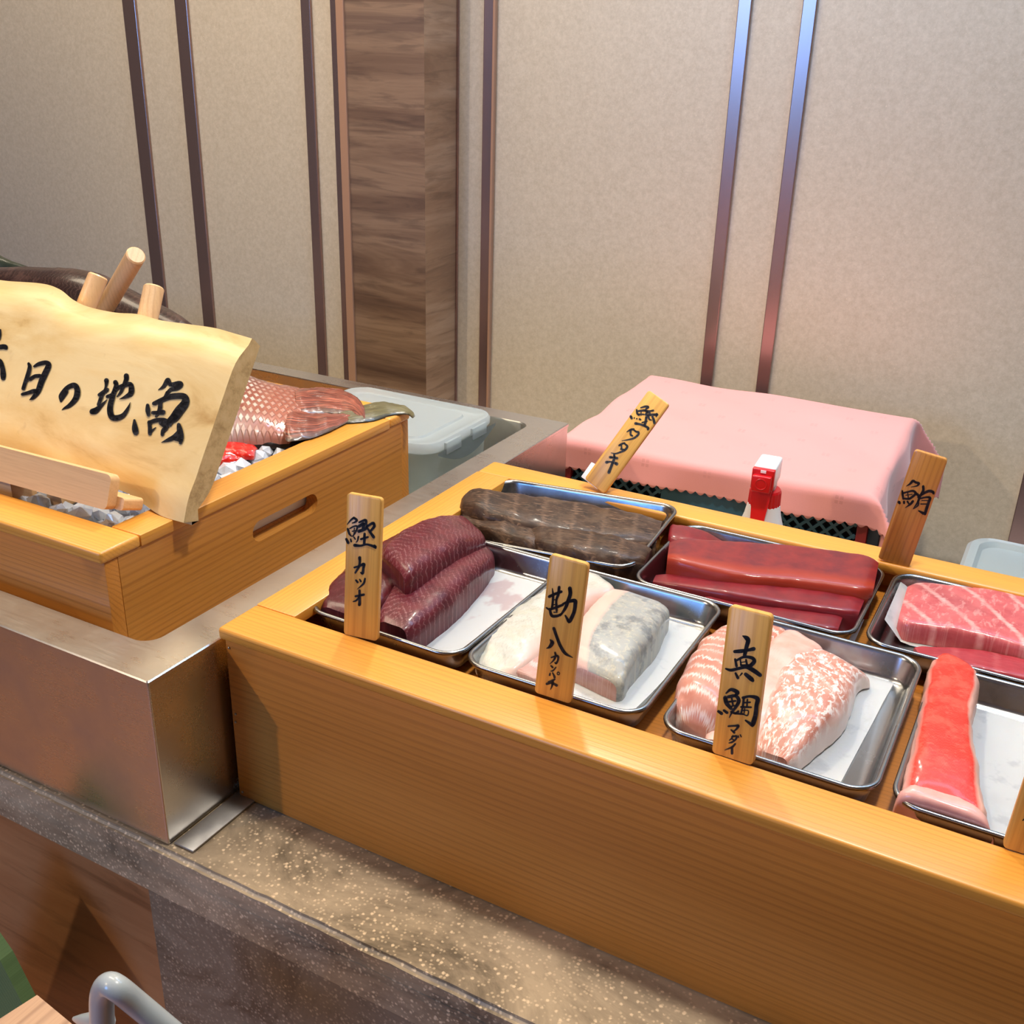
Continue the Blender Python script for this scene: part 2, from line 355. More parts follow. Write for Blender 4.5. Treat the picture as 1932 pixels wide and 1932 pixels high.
M['kinme'] = flesh('alfonsino_red_skin', (.74, .030, .014), (.60, .035, .020), (.80, .22, .15), .0032, .0, .2, .42, .25, streak=.32, su=(55, 1.6, 1), sth=(.54, .68), patch=(.80, .16, .10), pstr=.35, side=[(.84, .90, (.80, .44, .34)), (.10, .03, (.72, .38, .30))], bumpk=.3, sub=.02)
M['kinme_cut'] = flesh('alfonsino_cut_face', (.76, .42, .36), (.66, .30, .25), (.9, .66, .60), .03, .0, .2, .3, .3)
M['tataki'] = flesh('seared_skin', (.060, .028, .014), (.020, .010, .006), (.25, .14, .08), .03, .0, .08, .5, .4, streak=.7, su=(12, 5, 1), sth=(.55, .66), patch=(.12, .07, .04), pstr=.45, coat=.06, bumpk=.25, sub=0.)
M['tataki_cut'] = flesh('seared_inside', (.10, .025, .018), (.05, .015, .01), (.2, .1, .07), .02, .0, .2, .3, .3)

# snapper scales
nt = NT('snapper_scales'); uv = nt.coord('UV'); s = nt.sep(uv)
S = .0074
n = nt.noise(nt.coord('Object'), 45, 3)
a = nt.math('DIVIDE', nt.math('ADD', s[0], nt.math('MULTIPLY', n, .003)), S); b = nt.math('MULTIPLY', s[1], 14.)
rw = nt.math('FLOOR', b); a2 = nt.math('ADD', a, nt.math('MULTIPLY', rw, .5))
fa = nt.math('SUBTRACT', nt.math('FRACT', a2), .5); fb = nt.math('SUBTRACT', nt.math('FRACT', b), .5)
dd = nt.math('ADD', nt.math('ABSOLUTE', fa), nt.math('MULTIPLY', nt.math('ABSOLUTE', fb), .9))
edge = nt.mr(dd, .30, .50)
c = nt.mix(edge, nt.mix(nt.mr(n, .35, .65), (.88, .76, .66), (.62, .38, .27)), (.20, .04, .025))
c = nt.mix(nt.mr(s[1], .80, 1.), c, nt.mix(.5, c, (.75, .6, .55)))
c = nt.mix(nt.mr(s[1], .42, .12), c, (.10, .030, .028)); c = nt.mix(nt.math('MULTIPLY', nt.mr(s[0], .115, .155), .8), c, (.42, .14, .09))
nt.bump(nt.math('SUBTRACT', 1., edge), .8, .0015); M['scales'] = nt.set(col=c, rough=.25, coat=.6, coatr=.1)
def finmat(name, c1, c2, c3):
    nt = NT(name); s = nt.sep(nt.coord('UV')); n = nt.noise(nt.coord('UV', (6, 9, 1)), 3, 3, .6)
    c = nt.mix(nt.mr(n, .40, .58), c1, c2); c = nt.mix(nt.mr(s[1], .88, 1.), c, c3)
    nt.bump(n, .8, .0015); return nt.set(col=c, rough=.28, coat=.5, coatr=.15)
M['fin'] = finmat('snapper_fin', (.42, .11, .065), (.11, .025, .018), (.10, .08, .065))
M['fin_green'] = finmat('green_tail_fin', (.19, .17, .07), (.085, .075, .035), (.04, .04, .03))
M['dark_fish'] = flesh('dark_fish_skin', (.030, .012, .010), (.014, .006, .006), (.10, .05, .04), .006, .0, .2, .35, .4, patch=(.10, .05, .04), pstr=.4, coat=.3, sub=0.)
M['black_fish'] = flesh('black_fish_skin', (.02, .015, .014), (.01, .008, .009), (.06, .045, .04), .02, .0, .2, .3, .3, sub=0.)
M['green_fish'] = flesh('green_black_skin', (.02, .03, .018), (.01, .015, .012), (.03, .04, .03), .02, .0, .2, .35, .3, sub=0.)
M['red_fish'] = flesh('red_fish_skin', (.70, .018, .010), (.50, .010, .008), (.85, .25, .18), .012, .0, .12, .25, .35, sub=0.)
nt = NT('ice'); n = nt.noise(nt.coord('Object'), 90, 3); nt.bump(n, .5, .003); M['ice'] = nt.set(col=(.80, .84, .90), rough=.12, trans=.35, ior=1.31, coat=.6)

# ------------------------------------------------------------------ STRUCTURE
def wall_rect(bm, a, b): box(bm, a, b)
Z0, Z1 = -.9, 1.75
bm = bmesh.new(); box(bm, (-3, -4, Z0 - .05), (3, 1.3, Z0)); struct('floor', bm, M['floor_wood'], smooth=False)
bm = bmesh.new(); box(bm, (-3, -4, Z1), (3, 1.3, Z1 + .05)); struct('ceiling', bm, M['plaster'], smooth=False)
bm = bmesh.new(); box(bm, (-.526, 1.205, Z0), (3, 1.255, Z1)); struct('wall_back_right', bm, M['wall'], smooth=False)
bm = bmesh.new(); box(bm, (-3, 1.11, Z0), (-.70, 1.16, Z1)); struct('wall_back_left', bm, M['wall'], smooth=False)
# pillar: front face and right side in walnut boarding
bm = bmesh.new(); box(bm, (-.7, 1.098, Z0), (-.526, 1.204, Z1)); pil = struct('trim_1', bm, M['pillar_wood'], smooth=False)
pil.data.materials.append(M['pillar_wood_y'])
for p in pil.data.polygons:
    if abs(p.normal.x) > .9: p.material_index = 1
def strip(k, x0, x1, y, d=.006, mat='strip'):
    bm = bmesh.new(); box(bm, (x0, y - d, Z0), (x1, y, Z1), .0012); return struct('trim_%d' % k, bm, M[mat], smooth=False)
strip(2, -1.230, -1.196, 1.11); strip(3, -1.092, -1.061, 1.11); strip(4, -.790, -.769, 1.11)
strip(5, -.722, -.705, 1.11, .010); strip(6, -.706, -.689, 1.11, .016, 'strip_light')
strip(7, -.470, -.450, 1.205); strip(8, -.4505, -.4455, 1.205, .009, 'strip_light')
strip(9, -.022, -.001, 1.205); strip(10, .077, .098, 1.205); strip(11, .511, .540, 1.205)
strip(12, -.526, -.521, 1.205, .004)
# counter structure
GX = -.029
ct = thing('counter', 'speckled brown stone counter with a reddish wooden front section at the left', 'counter', (0, 0, -.9))
bm = bmesh.new(); box(bm, (-1.5, -.081, -.05), (1.6, .68, 0))
bmesh.ops.subdivide_edges(bm, edges=[e for e in bm.edges if all(abs(v.co.z) < 1e-5 and v.co.y < 0 for v in e.verts)], cuts=300)
bmesh.ops.bevel(bm, geom=[e for e in bm.edges if all(abs(v.co.z) < 1e-5 and v.co.y < -.08 for v in e.verts)], offset=.004, segments=3, affect='EDGES')
for v in bm.verts:
    if v.co.y < -.07 and v.co.z > -.02: v.co.z += .0007 * noise.noise(v.co * 90) - .0004; v.co.y += .0006 * noise.noise(v.co * 70 + V((5, 0, 0)))
mobj('stone_top', bm, M['stone'], ct)
bm = bmesh.new(); box(bm, (GX, -.081, -.898), (1.6, -.05, -.0501)); mobj('front_panel', bm, M['stone_shaded'], ct, smooth=False)['label'] = 'speckled stone front with shade painted into its colour'
bm = bmesh.new(); box(bm, (-1.5, -.072, -.898), (GX - .0005, -.045, -.0501)); mobj('front_panel', bm, M['brown_wood'], ct, smooth=False)['label'] = 'reddish brown wooden front'
bm = bmesh.new(); box(bm, (-1.5, .70, -.21), (1.6, 1.097, -.17), .002); box(bm, (-.52, 1.09, -.21), (1.6, 1.198, -.17), .002)
tag(mobj('back_worktop', bm, M['dark_steel']), 'low steel worktop behind the counter, under the pink cloth crate', 'worktop')

# ------------------------------------------------------------------ steel sink
sk = thing('steel_sink', 'stainless steel ice sink on the counter with a wooden fish box inside', 'sink', (-.6, .28, 0))
SX0, SX1, SY0, SY1, SZ = -1.25, -.0055, -.075, .632, .152
bm = bmesh.new()
loft(bm, [rrect(SX0 + .001, SX1 - .001, SY0 + .001, SY1 - .001, .0015, .001), rrect(SX0 + .001, SX1 - .001, SY0 + .001, SY1 - .001, .0015, SZ - .005),
          rrect(SX0, SX1, SY0, SY1, .0015, SZ - .004), rrect(SX0, SX1, SY0, SY1, .002, SZ - .001), rrect(SX0 + .001, SX1 - .001, SY0 + .001, SY1 - .001, .002, SZ),
          rrect(SX0 + .04, SX1 - .0395, SY0 + .039, SY1 - .030, .016, SZ), rrect(SX0 + .041, SX1 - .0405, SY0 + .040, SY1 - .031, .016, SZ - .002),
          rrect(SX0 + .042, SX1 - .0415, SY0 + .041, SY1 - .032, .016, .03), rrect(SX0 + .05, SX1 - .05, SY0 + .05, SY1 - .04, .012, .018)])
mobj('basin', bm, M['steel'], sk, angle=30)
bm = bmesh.new(); box(bm, (-.004, -.071, .0002), (.0165, .3, .0022), .0008)
tag(mobj('steel_strip', bm, M['dark_steel']), 'thin steel strip lying on the stone between the sink and the long tray box', 'metal strip')

# ------------------------------------------------------------------ wooden boxes
def plate_x(bm, x0, x1, y0, y1, z0, z1, slot=None):
    outer = [V((x0, y0, z0)), V((x0, y1, z0)), V((x0, y1, z1)), V((x0, y0, z1))]; holes = []
    if slot:
        ya, yb, zc, h = slot; r = h / 2; hp = []
        for cy, a0 in ((yb - r, -90), (ya + r, 90)):
            for k in range(13):
                a = math.radians(a0 + 180 * k / 12); hp.append(V((x0, cy + r * math.cos(a), zc + r * math.sin(a))))
        holes = [hp]
    extrude_poly(bm, outer, holes, V((x1 - x0, 0, 0)))
def wooden_box(root, x0, x1, y0, y1, zb, zt, rail, rt, slot=None, floor=None, ov=.0024, oy=.0050):
    """open box with a flat frame of rails on top"""
    t = .014; zp = zt - rt
    boxo('front_panel', (x0 + ov, y0 + oy, zb), (x1 - ov, y0 + oy + t, zp), M['panel_x'], root, .001)
    boxo('back_panel', (x0 + ov, y1 - ov - t, zb), (x1 - ov, y1 - ov, zp), M['panel_x'], root, .001)
    for a in (x0 + ov, x1 - ov - t):
        bm = bmesh.new(); plate_x(bm, a, a + t, y0 + oy + t, y1 - ov - t, zb, zp, slot)
        mobj('side_panel', bm, M['panel_y'], root, angle=30)
    boxo('top_rail', (x0, y0, zp), (x1, y0 + rail[0], zt), M['hinoki_x'], root, .003, 3)
    boxo('top_rail', (x0, y1 - rail[1], zp), (x1, y1, zt), M['hinoki_x'], root, .003, 3)
    boxo('top_rail', (x0, y0 + rail[0], zp), (x0 + rail[2], y1 - rail[1], zt - .0003), M['hinoki_y'], root, .0012, 2)
    boxo('top_rail', (x1 - rail[2], y0 + rail[0], zp), (x1, y1 - rail[1], zt - .0003), M['hinoki_y'], root, .0012, 2)
    boxo('base_board', (x0 + ov + t, y0 + oy + t, floor - .012), (x1 - ov - t, y1 - ov - t, floor), M['panel_x'], root, 0, smooth=False)
b2 = thing('tray_box', 'long wooden display box on the stone counter holding seven steel trays of fish', 'wooden box', (.34, .21, 0))
wooden_box(b2, -.0024, .692, -.0049, .432, .0005, .165, (.0455, .036, .040), .0105, None, .1335)
for (px, py) in ((432.5, 1222), (445, 1347), (445, 1362), (458, 1494)):
    p = at(px, py, y=0.); bm = bmesh.new()
    bmesh.ops.create_uvsphere(bm, u_segments=10, v_segments=6, radius=.0011); bmesh.ops.translate(bm, vec=(p.x, -.0002, p.z), verts=bm.verts[:]); mobj('nail_head', bm, M['dark_steel'], b2)
b1 = thing('ice_box', 'wooden display box with a slotted handle, filled with ice and whole fish, in the sink', 'wooden box', (-.45, .2, .018))
wooden_box(b1, -.80, -.104, -.022, .418, .019, .21, (.042, .040, .034), .011, (.153, .250, .158, .021), .150, ov=.0018, oy=.004)

boxo('steel_liner', (-.785, 0, .142), (-.1225, .395, .1745), M['white_plastic'], b1, .002)
# ------------------------------------------------------------------ steel trays
def tray(cx, cy, w, d, yaw, zrim, label, tiltx=0., tilty=0., h=.0235):
    xf = Matrix.Translation((cx, cy, zrim)) @ Matrix.Rotation(yaw, 4, 'Z') @ Matrix.Rotation(tiltx, 4, 'Y') @ Matrix.Rotation(tilty, 4, 'X')
    root = thing('steel_tray', label, 'tray', mat=xf, group='steel trays in the long wooden box')
    W, D = w / 2, d / 2; bm = bmesh.new(); rings = []
    for o, z, r in ((.0125, -h, .012), (.007, -h + .004, .015), (.0032, -.003, .018), (.0005, -.0034, .019), (0, -.0018, .0195), (.0006, -.0004, .0195), (.002, 0, .018), (.0035, -.0008, .017),
                    (.0046, -.0035, .0165), (.0080, -h + .0055, .014), (.0095, -h + .0028, .013), (.0135, -h + .0012, .011)):
        rings.append(rrect(-W + o, W - o, -D + o, D - o, r, z, 8))
    loft(bm, rings); mobj('tray_body', bm, M['tray'], root, local=True, angle=60)
    return xf
ZR = .1622
trays = {}
tray(.1055, .155, .149, .193, -.02, ZR, 'steel tray with dark red bonito loins, front row, far left')
tray(.2545, .1525, .147, .193, 0, ZR, 'steel tray with silver-skinned amberjack fillets, front row, second from left')
tray(.4145, .1485, .148, .190, 0, ZR, 'steel tray with pale pink sea bream fillets, front row, behind the third tag')
tray(.5695, .1485, .148, .190, 0, ZR, 'steel tray with the bright red-skinned fillet, front row, far right')
tray(.133, .328, .199, .145, .045, .1655, 'steel tray with seared dark brown loins, back row, far left', tiltx=-.045, tilty=.05)
tray(.3355, .3215, .194, .146, 0, ZR, 'steel tray with deep red tuna blocks, back row, middle')
tray(.5365, .3215, .195, .146, 0, ZR, 'steel tray with marbled pink fatty tuna, back row, far right')
ZF = ZR - .0223

def sheet(name, quad, z, mat, label, n=18, amp=.0012, curl=None):
    P = [at(x, y, z=z) for x, y in quad]; bm = bmesh.new(); g = []
    for i in range(n + 1):
        r = []
        for j in range(n + 1):
            s_, t_ = i / n, j / n
            p = P[0] * (1 - s_) * (1 - t_) + P[1] * s_ * (1 - t_) + P[2] * s_ * t_ + P[3] * (1 - s_) * t_
            p.z += amp * (noise.noise(p * 28 + V((z * 50, 0, 3))) + .6) + (curl(s_, t_) if curl else 0)
            r.append(bm.verts.new(p))
        g.append(r)
    for i in range(n):
        for j in range(n): bm.faces.new((g[i][j], g[i + 1][j], g[i + 1][j + 1], g[i][j + 1]))
    bmesh.ops.solidify(bm, geom=bm.faces[:], thickness=.0003)
    return tag(mobj(name, bm, M[mat]), label, 'paper', 'white absorbent paper sheets lining the trays')
ZP = ZF + .0008
sheet('paper_sheet', [(655, 1188), (843, 1246), (1031, 1106), (862, 1058)], ZP, 'paper_pink', 'pink-stained white paper under the bonito loins in the front left tray')
sheet('paper_sheet', [(930, 1272), (1183, 1356), (1338, 1196), (1100, 1118)], ZP, 'paper', 'white paper under the amberjack fillets, second front tray')
sheet('paper_sheet', [(1290, 1390), (1584, 1481), (1687, 1288), (1410, 1206)], ZP, 'paper', 'white paper under the pink sea bream fillets')
sheet('paper_sheet', [(1290, 1128), (1612, 1212), (1652, 1120), (1330, 1045)], ZP, 'paper', 'white paper mostly hidden under the deep red tuna blocks')
sheet('paper_sheet', [(1662, 1205), (2010, 1300), (2040, 1192), (1700, 1112)], ZP, 'paper', 'white paper under the marbled pink tuna block, back right tray', curl=lambda s, t: .018 * max(0, .12 - s) / .12 * (1 - .2 * t))
sheet('paper_sheet', [(1720, 1545), (1912, 1608), (2010, 1390), (1790, 1320)], ZP, 'paper', 'white paper beside the bright red-skinned fillet, front right tray')
sheet('paper_sheet', [(880, 1000), (1170, 1062), (1240, 990), (948, 942)], .1455, 'paper', 'white paper under the seared loins in the back left tray')

# ------------------------------------------------------------------ fillets
def fillet_bm(st, base, e=.55, N=44, K=20, rough=.0008, skew=0., seed=0, endr=.35, flat=0., mid=.45):
    """st: stations ((lx,ly),(rx,ry),h) : the two edges of the piece and its height"""
    Ls = crom([at(*s[0], z=base + s[2] * mid) for s in st], N); Rs = crom([at(*s[1], z=base + s[2] * mid) for s in st], N)
    Hs = [q.x for q in crom([(s[2], 0, 0) for s in st], N)]
    bm = bmesh.new(); uvl = bm.loops.layers.uv.new('UVMap'); rings = []; uvs = {}
    U = 0.; prev = None
    for i in range(N + 1):
        L, R, h = Ls[i], Rs[i], max(Hs[i], .002)
        t = i / N; dd = min(t, 1 - t) * N
        k = 1. if dd >= 3 else 1 - endr * (1 - dd / 3) ** 2 * .5
        c = (L + R) / 2; half = (R - L) / 2; c.z = base; half.z = 0
        if prev is not None: U += (c - prev).length
        prev = c.copy(); ring = []
        for j in range(K + 1):
            a = math.pi * j / K; ca, sa = math.cos(a), math.sin(a)
            q = abs(ca) ** e * (1 if ca > 0 else -1); zz = abs(sa) ** e
            p = c - half * q * k + V((0, 0, h * zz * (1 - (1 - k) * .6)))
            p.z += skew * q * h * zz
            nn = noise.noise(p * 60 + V((seed, 0, 0))) * rough * 2 + noise.noise(p * 180 + V((0, seed, 0))) * rough
            p.z += nn * (1 if j not in (0, K) else 0); p += half.normalized() * nn * .8 * (-q)
            vtx = bm.verts.new(p); uvs[vtx] = (U, (1 - q) / 2 if True else 0); ring.append(vtx)
        rings.append(ring)
    for a, b in zip(rings, rings[1:]):
        for j in range(K): bm.faces.new((a[j], b[j], b[j + 1], a[j + 1]))
        bm.faces.new((a[K], b[K], b[0], a[0]))
    bm.faces.new(rings[0]); bm.faces.new(rings[-1][::-1])
    for f in bm.faces:
        for lp in f.loops: lp[uvl].uv = uvs[lp.vert]
    bmesh.ops.recalc_face_normals(bm, faces=bm.faces[:])
    return bm
def fillet(name, st, base, mat, label, cat='fish fillet', group=None, parent=None, cut=None, **k):
    bm = fillet_bm(st, base, **k)
    o = mobj(name, bm, M[mat], parent, angle=50)
    if cut:
        o.data.materials.append(M[cut])
        for p in o.data.polygons:
            if len(p.vertices) > 4: p.material_index = 1
    if not parent: tag(o, label, cat, group)
    return o
B = ZF + .0014
g1, g2, g3, g4, g5 = 'bonito loins', 'amberjack fillets', 'sea bream fillets', 'deep red tuna blocks', 'seared bonito loins'
fillet('bonito_loin', [((596, 1158), (690, 1190), .022), ((640, 1100), (735, 1150), .03), ((725, 1040), (810, 1085), .032), ((800, 1000), (880, 1035), .022)], B, 'bonito2', 'dark wet bonito loin furthest left, half hidden behind the first tag', group=g1, seed=1, e=0.42, rough=0.0005, cut='bonito2')
fillet('bonito_loin', [((706, 1190), (775, 1216), .027), ((745, 1120), (845, 1160), .031), ((820, 1060), (905, 1100), .030), ((890, 1018), (938, 1062), .018)], B, 'bonito', 'bonito loin lying nearest the white paper, right of the first tag', group=g1, seed=2, e=0.42, rough=0.0005, cut='bonito2')
fillet('bonito_loin', [((715, 1085), (770, 1140), .052), ((760, 1040), (835, 1095), .050), ((820, 1010), (885, 1062), .044), ((872, 992), (922, 1040), .028)], B, 'bonito', 'thick bonito loin resting on top of the other two', group=g1, seed=3, e=0.34, rough=0.0005, cut='bonito2')
fillet('amberjack_fillet', [((892, 1258), (965, 1290), .012), ((918, 1210), (1015, 1252), .022), ((972, 1158), (1065, 1200), .024), ((1055, 1108), (1120, 1150), .024), ((1112, 1092), (1168, 1135), .024)], B, 'amber', 'long white silver-skinned fillet behind the second tag', group=g2, seed=4, e=0.55, rough=0.0008)
fillet('amberjack_fillet', [((962, 1276), (1022, 1300), .013), ((985, 1245), (1050, 1270), .015), ((1030, 1215), (1090, 1240), .012)], B, 'amber_pink', 'small pinkish grey fillet tucked beneath the silver one, left of the second tag', group=g2, seed=5, e=0.4, cut='amber_pink')
fillet('amberjack_fillet', [((1078, 1268), (1172, 1312), .018), ((1080, 1220), (1198, 1262), .028), ((1105, 1168), (1240, 1212), .028), ((1150, 1122), (1268, 1160), .020)], B, 'amber_grey', 'fillet with mottled grey skin and a pink cut edge, right of the second tag', group=g2, seed=6, e=0.36, rough=0.0005, cut='amber_pink')
fillet('bream_fillet', [((1268, 1372), (1352, 1395), .014), ((1272, 1315), (1372, 1358), .032), ((1305, 1245), (1420, 1292), .034), ((1355, 1195), (1465, 1235), .024), ((1440, 1172), (1500, 1200), .014)], B, 'bream', 'bream fillet with broad white bands, left of the third tag', group=g3, seed=7, e=0.55)
fillet('bream_fillet', [((1325, 1400), (1400, 1425), .010), ((1378, 1330), (1468, 1375), .020), ((1440, 1240), (1515, 1285), .028), ((1480, 1198), (1560, 1245), .022)], B, 'belly', 'smooth pale bream fillet between the banded one and the streaky one', group=g3, seed=8, e=0.5)
fillet('bream_fillet', [((1418, 1418), (1492, 1452), .012), ((1440, 1350), (1548, 1400), .026), ((1470, 1275), (1600, 1345), .030), ((1512, 1232), (1622, 1290), .020), ((1570, 1252), (1650, 1290), .006)], B + .002, 'bream2', 'bream fillet with fine white streaks, right of the third tag', group=g3, seed=9, e=0.5)
kf = fillet('alfonsino_fillet', [((1690, 1522), (1868, 1578), .024), ((1712, 1440), (1846, 1486), .032), ((1735, 1340), (1832, 1378), .030), ((1752, 1268), (1848, 1300), .024), ((1772, 1246), (1822, 1268), .020)], B, 'kinme', 'bright red-skinned fillet with a pale cut end, front right tray', seed=10, e=0.42, cut='kinme_cut')
fillet('cut_face', [((1690, 1500), (1860, 1553), .0275), ((1686, 1524), (1874, 1586), .024), ((1688, 1538), (1878, 1596), .012)], B + .002, 'kinme_cut', None, parent=kf, seed=11, e=.5, N=12)['label'] = 'pale pink cut end'
fillet('tuna_block', [((1262, 1006), (1258, 1040), .026), ((1315, 1015), (1310, 1052), .026), ((1375, 1036), (1372, 1062), .014)], B, 'tuna', 'small dark red tuna piece at the back left of its tray', 'tuna block', group=g4, seed=12, e=0.45, rough=0.0004, cut='tuna')
fillet('tuna_block', [((1262, 1040), (1256, 1082), .030), ((1390, 1046), (1382, 1112), .030), ((1510, 1056), (1500, 1124), .030), ((1655, 1078), (1642, 1146), .032)], B, 'tuna_red', 'largest tuna block, with a brighter orange-red left side', 'tuna block', group=g4, seed=13, e=0.22, rough=0.0003, cut='tuna')
fillet('tuna_block', [((1238, 1092), (1230, 1108), .012), ((1380, 1108), (1372, 1140), .020), ((1500, 1124), (1490, 1160), .021), ((1630, 1146), (1616, 1178), .022)], B, 'tuna', 'long thin tuna block in front of the largest one', 'tuna block', group=g4, seed=14, e=0.25, rough=0.0003, cut='tuna')
fillet('tuna_block', [((1330, 1130), (1328, 1150), .012), ((1450, 1148), (1445, 1178), .014), ((1590, 1172), (1578, 1204), .016)], B, 'tuna', 'tuna block nearest the front row of trays', 'tuna block', group=g4, seed=15, e=0.25, rough=0.0003, cut='tuna')
fillet('fatty_tuna_block', [((1712, 1112), (1690, 1190), .019), ((1820, 1122), (1806, 1208), .021), ((1932, 1140), (1925, 1238), .021), ((2050, 1165), (2045, 1270), .021)], B + .001, 'toro', 'pink tuna block with white marbling lines, back right tray', 'tuna block', seed=16, e=0.22, cut='toro', rough=.0004)
fillet('red_tuna_slab', [((1722, 1225), (1738, 1252), .008), ((1830, 1232), (1835, 1268), .010), ((1932, 1252), (1935, 1290), .011), ((2030, 1270), (2030, 1310), .011)], B, 'toro_red', 'thin red tuna slab in front of the marbled pink block', 'tuna block', seed=17, e=0.3, rough=0.0003)
BT = .1468
fillet('seared_loin', [((873, 950), (866, 976), .022), ((905, 942), (905, 988), .030), ((1000, 950), (990, 1010), .028), ((1110, 965), (1100, 1030), .026), ((1252, 992), (1235, 1042), .024)], BT, 'tataki', 'long seared loin lying along the back of its tray', group=g5, seed=18, e=0.5, rough=.0009, cut='tataki_cut')
fillet('seared_loin', [((852, 984), (858, 994), .012), ((930, 990), (930, 1018), .020), ((1000, 1008), (1000, 1040), .020), ((1042, 1030), (1045, 1052), .010)], BT, 'tataki', 'short seared loin with a pale torn end at the front left of its tray', group=g5, seed=19, e=0.55, rough=.0009, cut='tataki_cut')
fillet('seared_loin', [((1000, 1006), (1008, 1040), .022), ((1090, 1018), (1085, 1064), .026), ((1170, 1032), (1158, 1076), .026), ((1232, 1048), (1212, 1080), .022)], BT, 'tataki', 'seared loin at the front right of its tray, dark red cut end showing', group=g5, seed=20, e=0.42, rough=.0009, cut='tataki_cut')

# ------------------------------------------------------------------ brush lettering
def stroke_mesh(bm, crop, strokes, plane, inv, lift):
    ox, oy, sc = crop; P, N = plane
    def hit(x, y):
        q = on_plane(ox + x / sc, oy + y / sc, P, N); q = q + N * lift; return inv @ q
    for st in strokes:
        if len(st) == 1: st = [st[0], (st[0][0] + .5, st[0][1] + .5, st[0][2])]
        n = max(4, int(sum(math.dist(a[:2], b[:2]) for a, b in zip(st, st[1:])) / (sc * 1.4)) + 2)
        pts = crom([(a, b, c) for a, b, c in st], n)
        pv = None
        for i, p in enumerate(pts):
            t = (pts[min(i + 1, n)] - pts[max(i - 1, 0)]); t.z = 0
            if t.length < 1e-6: t = V((1, 0, 0))
            t.normalize(); nx, ny = -t.y, t.x; r = max(p.z, 2) / 2 * 1.02
            a, b = bm.verts.new(hit(p.x + nx * r, p.y + ny * r)), bm.verts.new(hit(p.x - nx * r, p.y - ny * r))
            if pv: bm.faces.new((pv[0], pv[1], b, a))
            pv = (a, b)
        if len(strokes) > 1:
          for p in (pts[0], pts[-1]) + tuple(pts[k] for k in range(2, n - 1, 3)):
            r = max(p.z, 2) / 2
            bm.faces.new([bm.verts.new(hit(p.x + r * math.cos(k * math.pi / 6), p.y + r * math.sin(k * math.pi / 6))) for k in range(12)])
    bmesh.ops.recalc_face_normals(bm, faces=bm.faces[:])
def tframe(x, y, z, yaw, roll, lean):
    u = V((math.cos(yaw), math.sin(yaw), 0)); b = V((-math.sin(yaw), math.cos(yaw), 0))
    up = V((0, 0, 1)) * math.cos(lean) + b * math.sin(lean)
    U = u * math.cos(roll) + up * math.sin(roll); W = up * math.cos(roll) - u * math.sin(roll); Bk = W.cross(U) * -1
    Bk = U.cross(W) * -1; return Matrix(((U.x, Bk.x, W.x, x), (U.y, Bk.y, W.y, y), (U.z, Bk.z, W.z, z), (0, 0, 0, 1)))
def name_tag(par, wh, strokes, crop, label, mat='tag_wood', stand=None, th=.0048):
    Mx = tframe(*par); w_, h_ = wh
    root = thing('name_tag', label, 'sign', mat=Mx, group='wooden name tags')
    bm = bmesh.new(); r = .0028
    ring = lambda y, o: [V((p.x, y, p.y)) for p in rrect(-w_ / 2 + o, w_ / 2 - o, o, h_ - o, r, 0, 4)]
    loft(bm, [ring(0, .0008), ring(.0006, 0), ring(th - .0006, 0), ring(th, .0008)])
    bmesh.ops.recalc_face_normals(bm, faces=bm.faces[:])
    mobj('board', bm, M[mat], root, local=True, angle=40)
    N = -(Mx.to_3x3() @ V((0, 1, 0))); P = Mx.translation
    bm = bmesh.new(); stroke_mesh(bm, crop, strokes, (P, N), Mx.inverted(), .00025)
    mobj('brush_writing', bm, M['ink'], root, smooth=False, local=True)
    if stand:
        bm = bmesh.new(); box(bm, *stand, .0008); mobj('clip_stand', bm, M['white_plastic'], root, local=True)
    return root
T1 = [[(98,445,8),(140,395,20),(180,365,28)],[(180,365,28),(215,395,30),(190,420,20),(160,430,14)],[(105,500,26),(125,560,26),(150,590,16)],[(130,495,16),(180,470,20),(220,470,22),(205,530,20),(165,590,16)],[(160,530,14),(200,520,14)],[(185,490,12),(180,570,12)],[(88,625,30),(110,670,34)],[(140,625,18),(148,655,22)],[(180,600,16),(195,625,18)],[(235,595,22),(225,640,18),(205,665,8)],
 [(245,420,24),(320,395,34),(330,440,28)],[(240,470,36),(300,440,40),(290,500,36)],[(240,530,40),(320,500,34),(345,460,30)],[(340,470,26),(410,430,34),(430,460,34)],[(430,470,34),(370,540,24)],[(350,500,24),(420,600,38)],[(265,625,26),(350,600,26)],[(310,560,30),(305,680,32)],[(190,700,40),(260,705,28),(340,690,26),(440,720,38)],[(430,710,40),(445,735,20)],
 [(250,850,38),(252,900,30),(240,960,28),(195,1035,20)],[(185,970,22),(250,950,26),(300,930,38),(295,980,30),(285,1040,34),(260,1030,14)],[(205,1125,22),(225,1150,26)],[(250,1115,16),(265,1140,22)],[(315,1105,22),(300,1160,26),(255,1205,16),(220,1235,6)],[(200,1320,26),(300,1300,30)],[(248,1250,30),(250,1330,30),(248,1420,36),(235,1415,14)],[(250,1320,24),(210,1370,22),(170,1385,12)]]
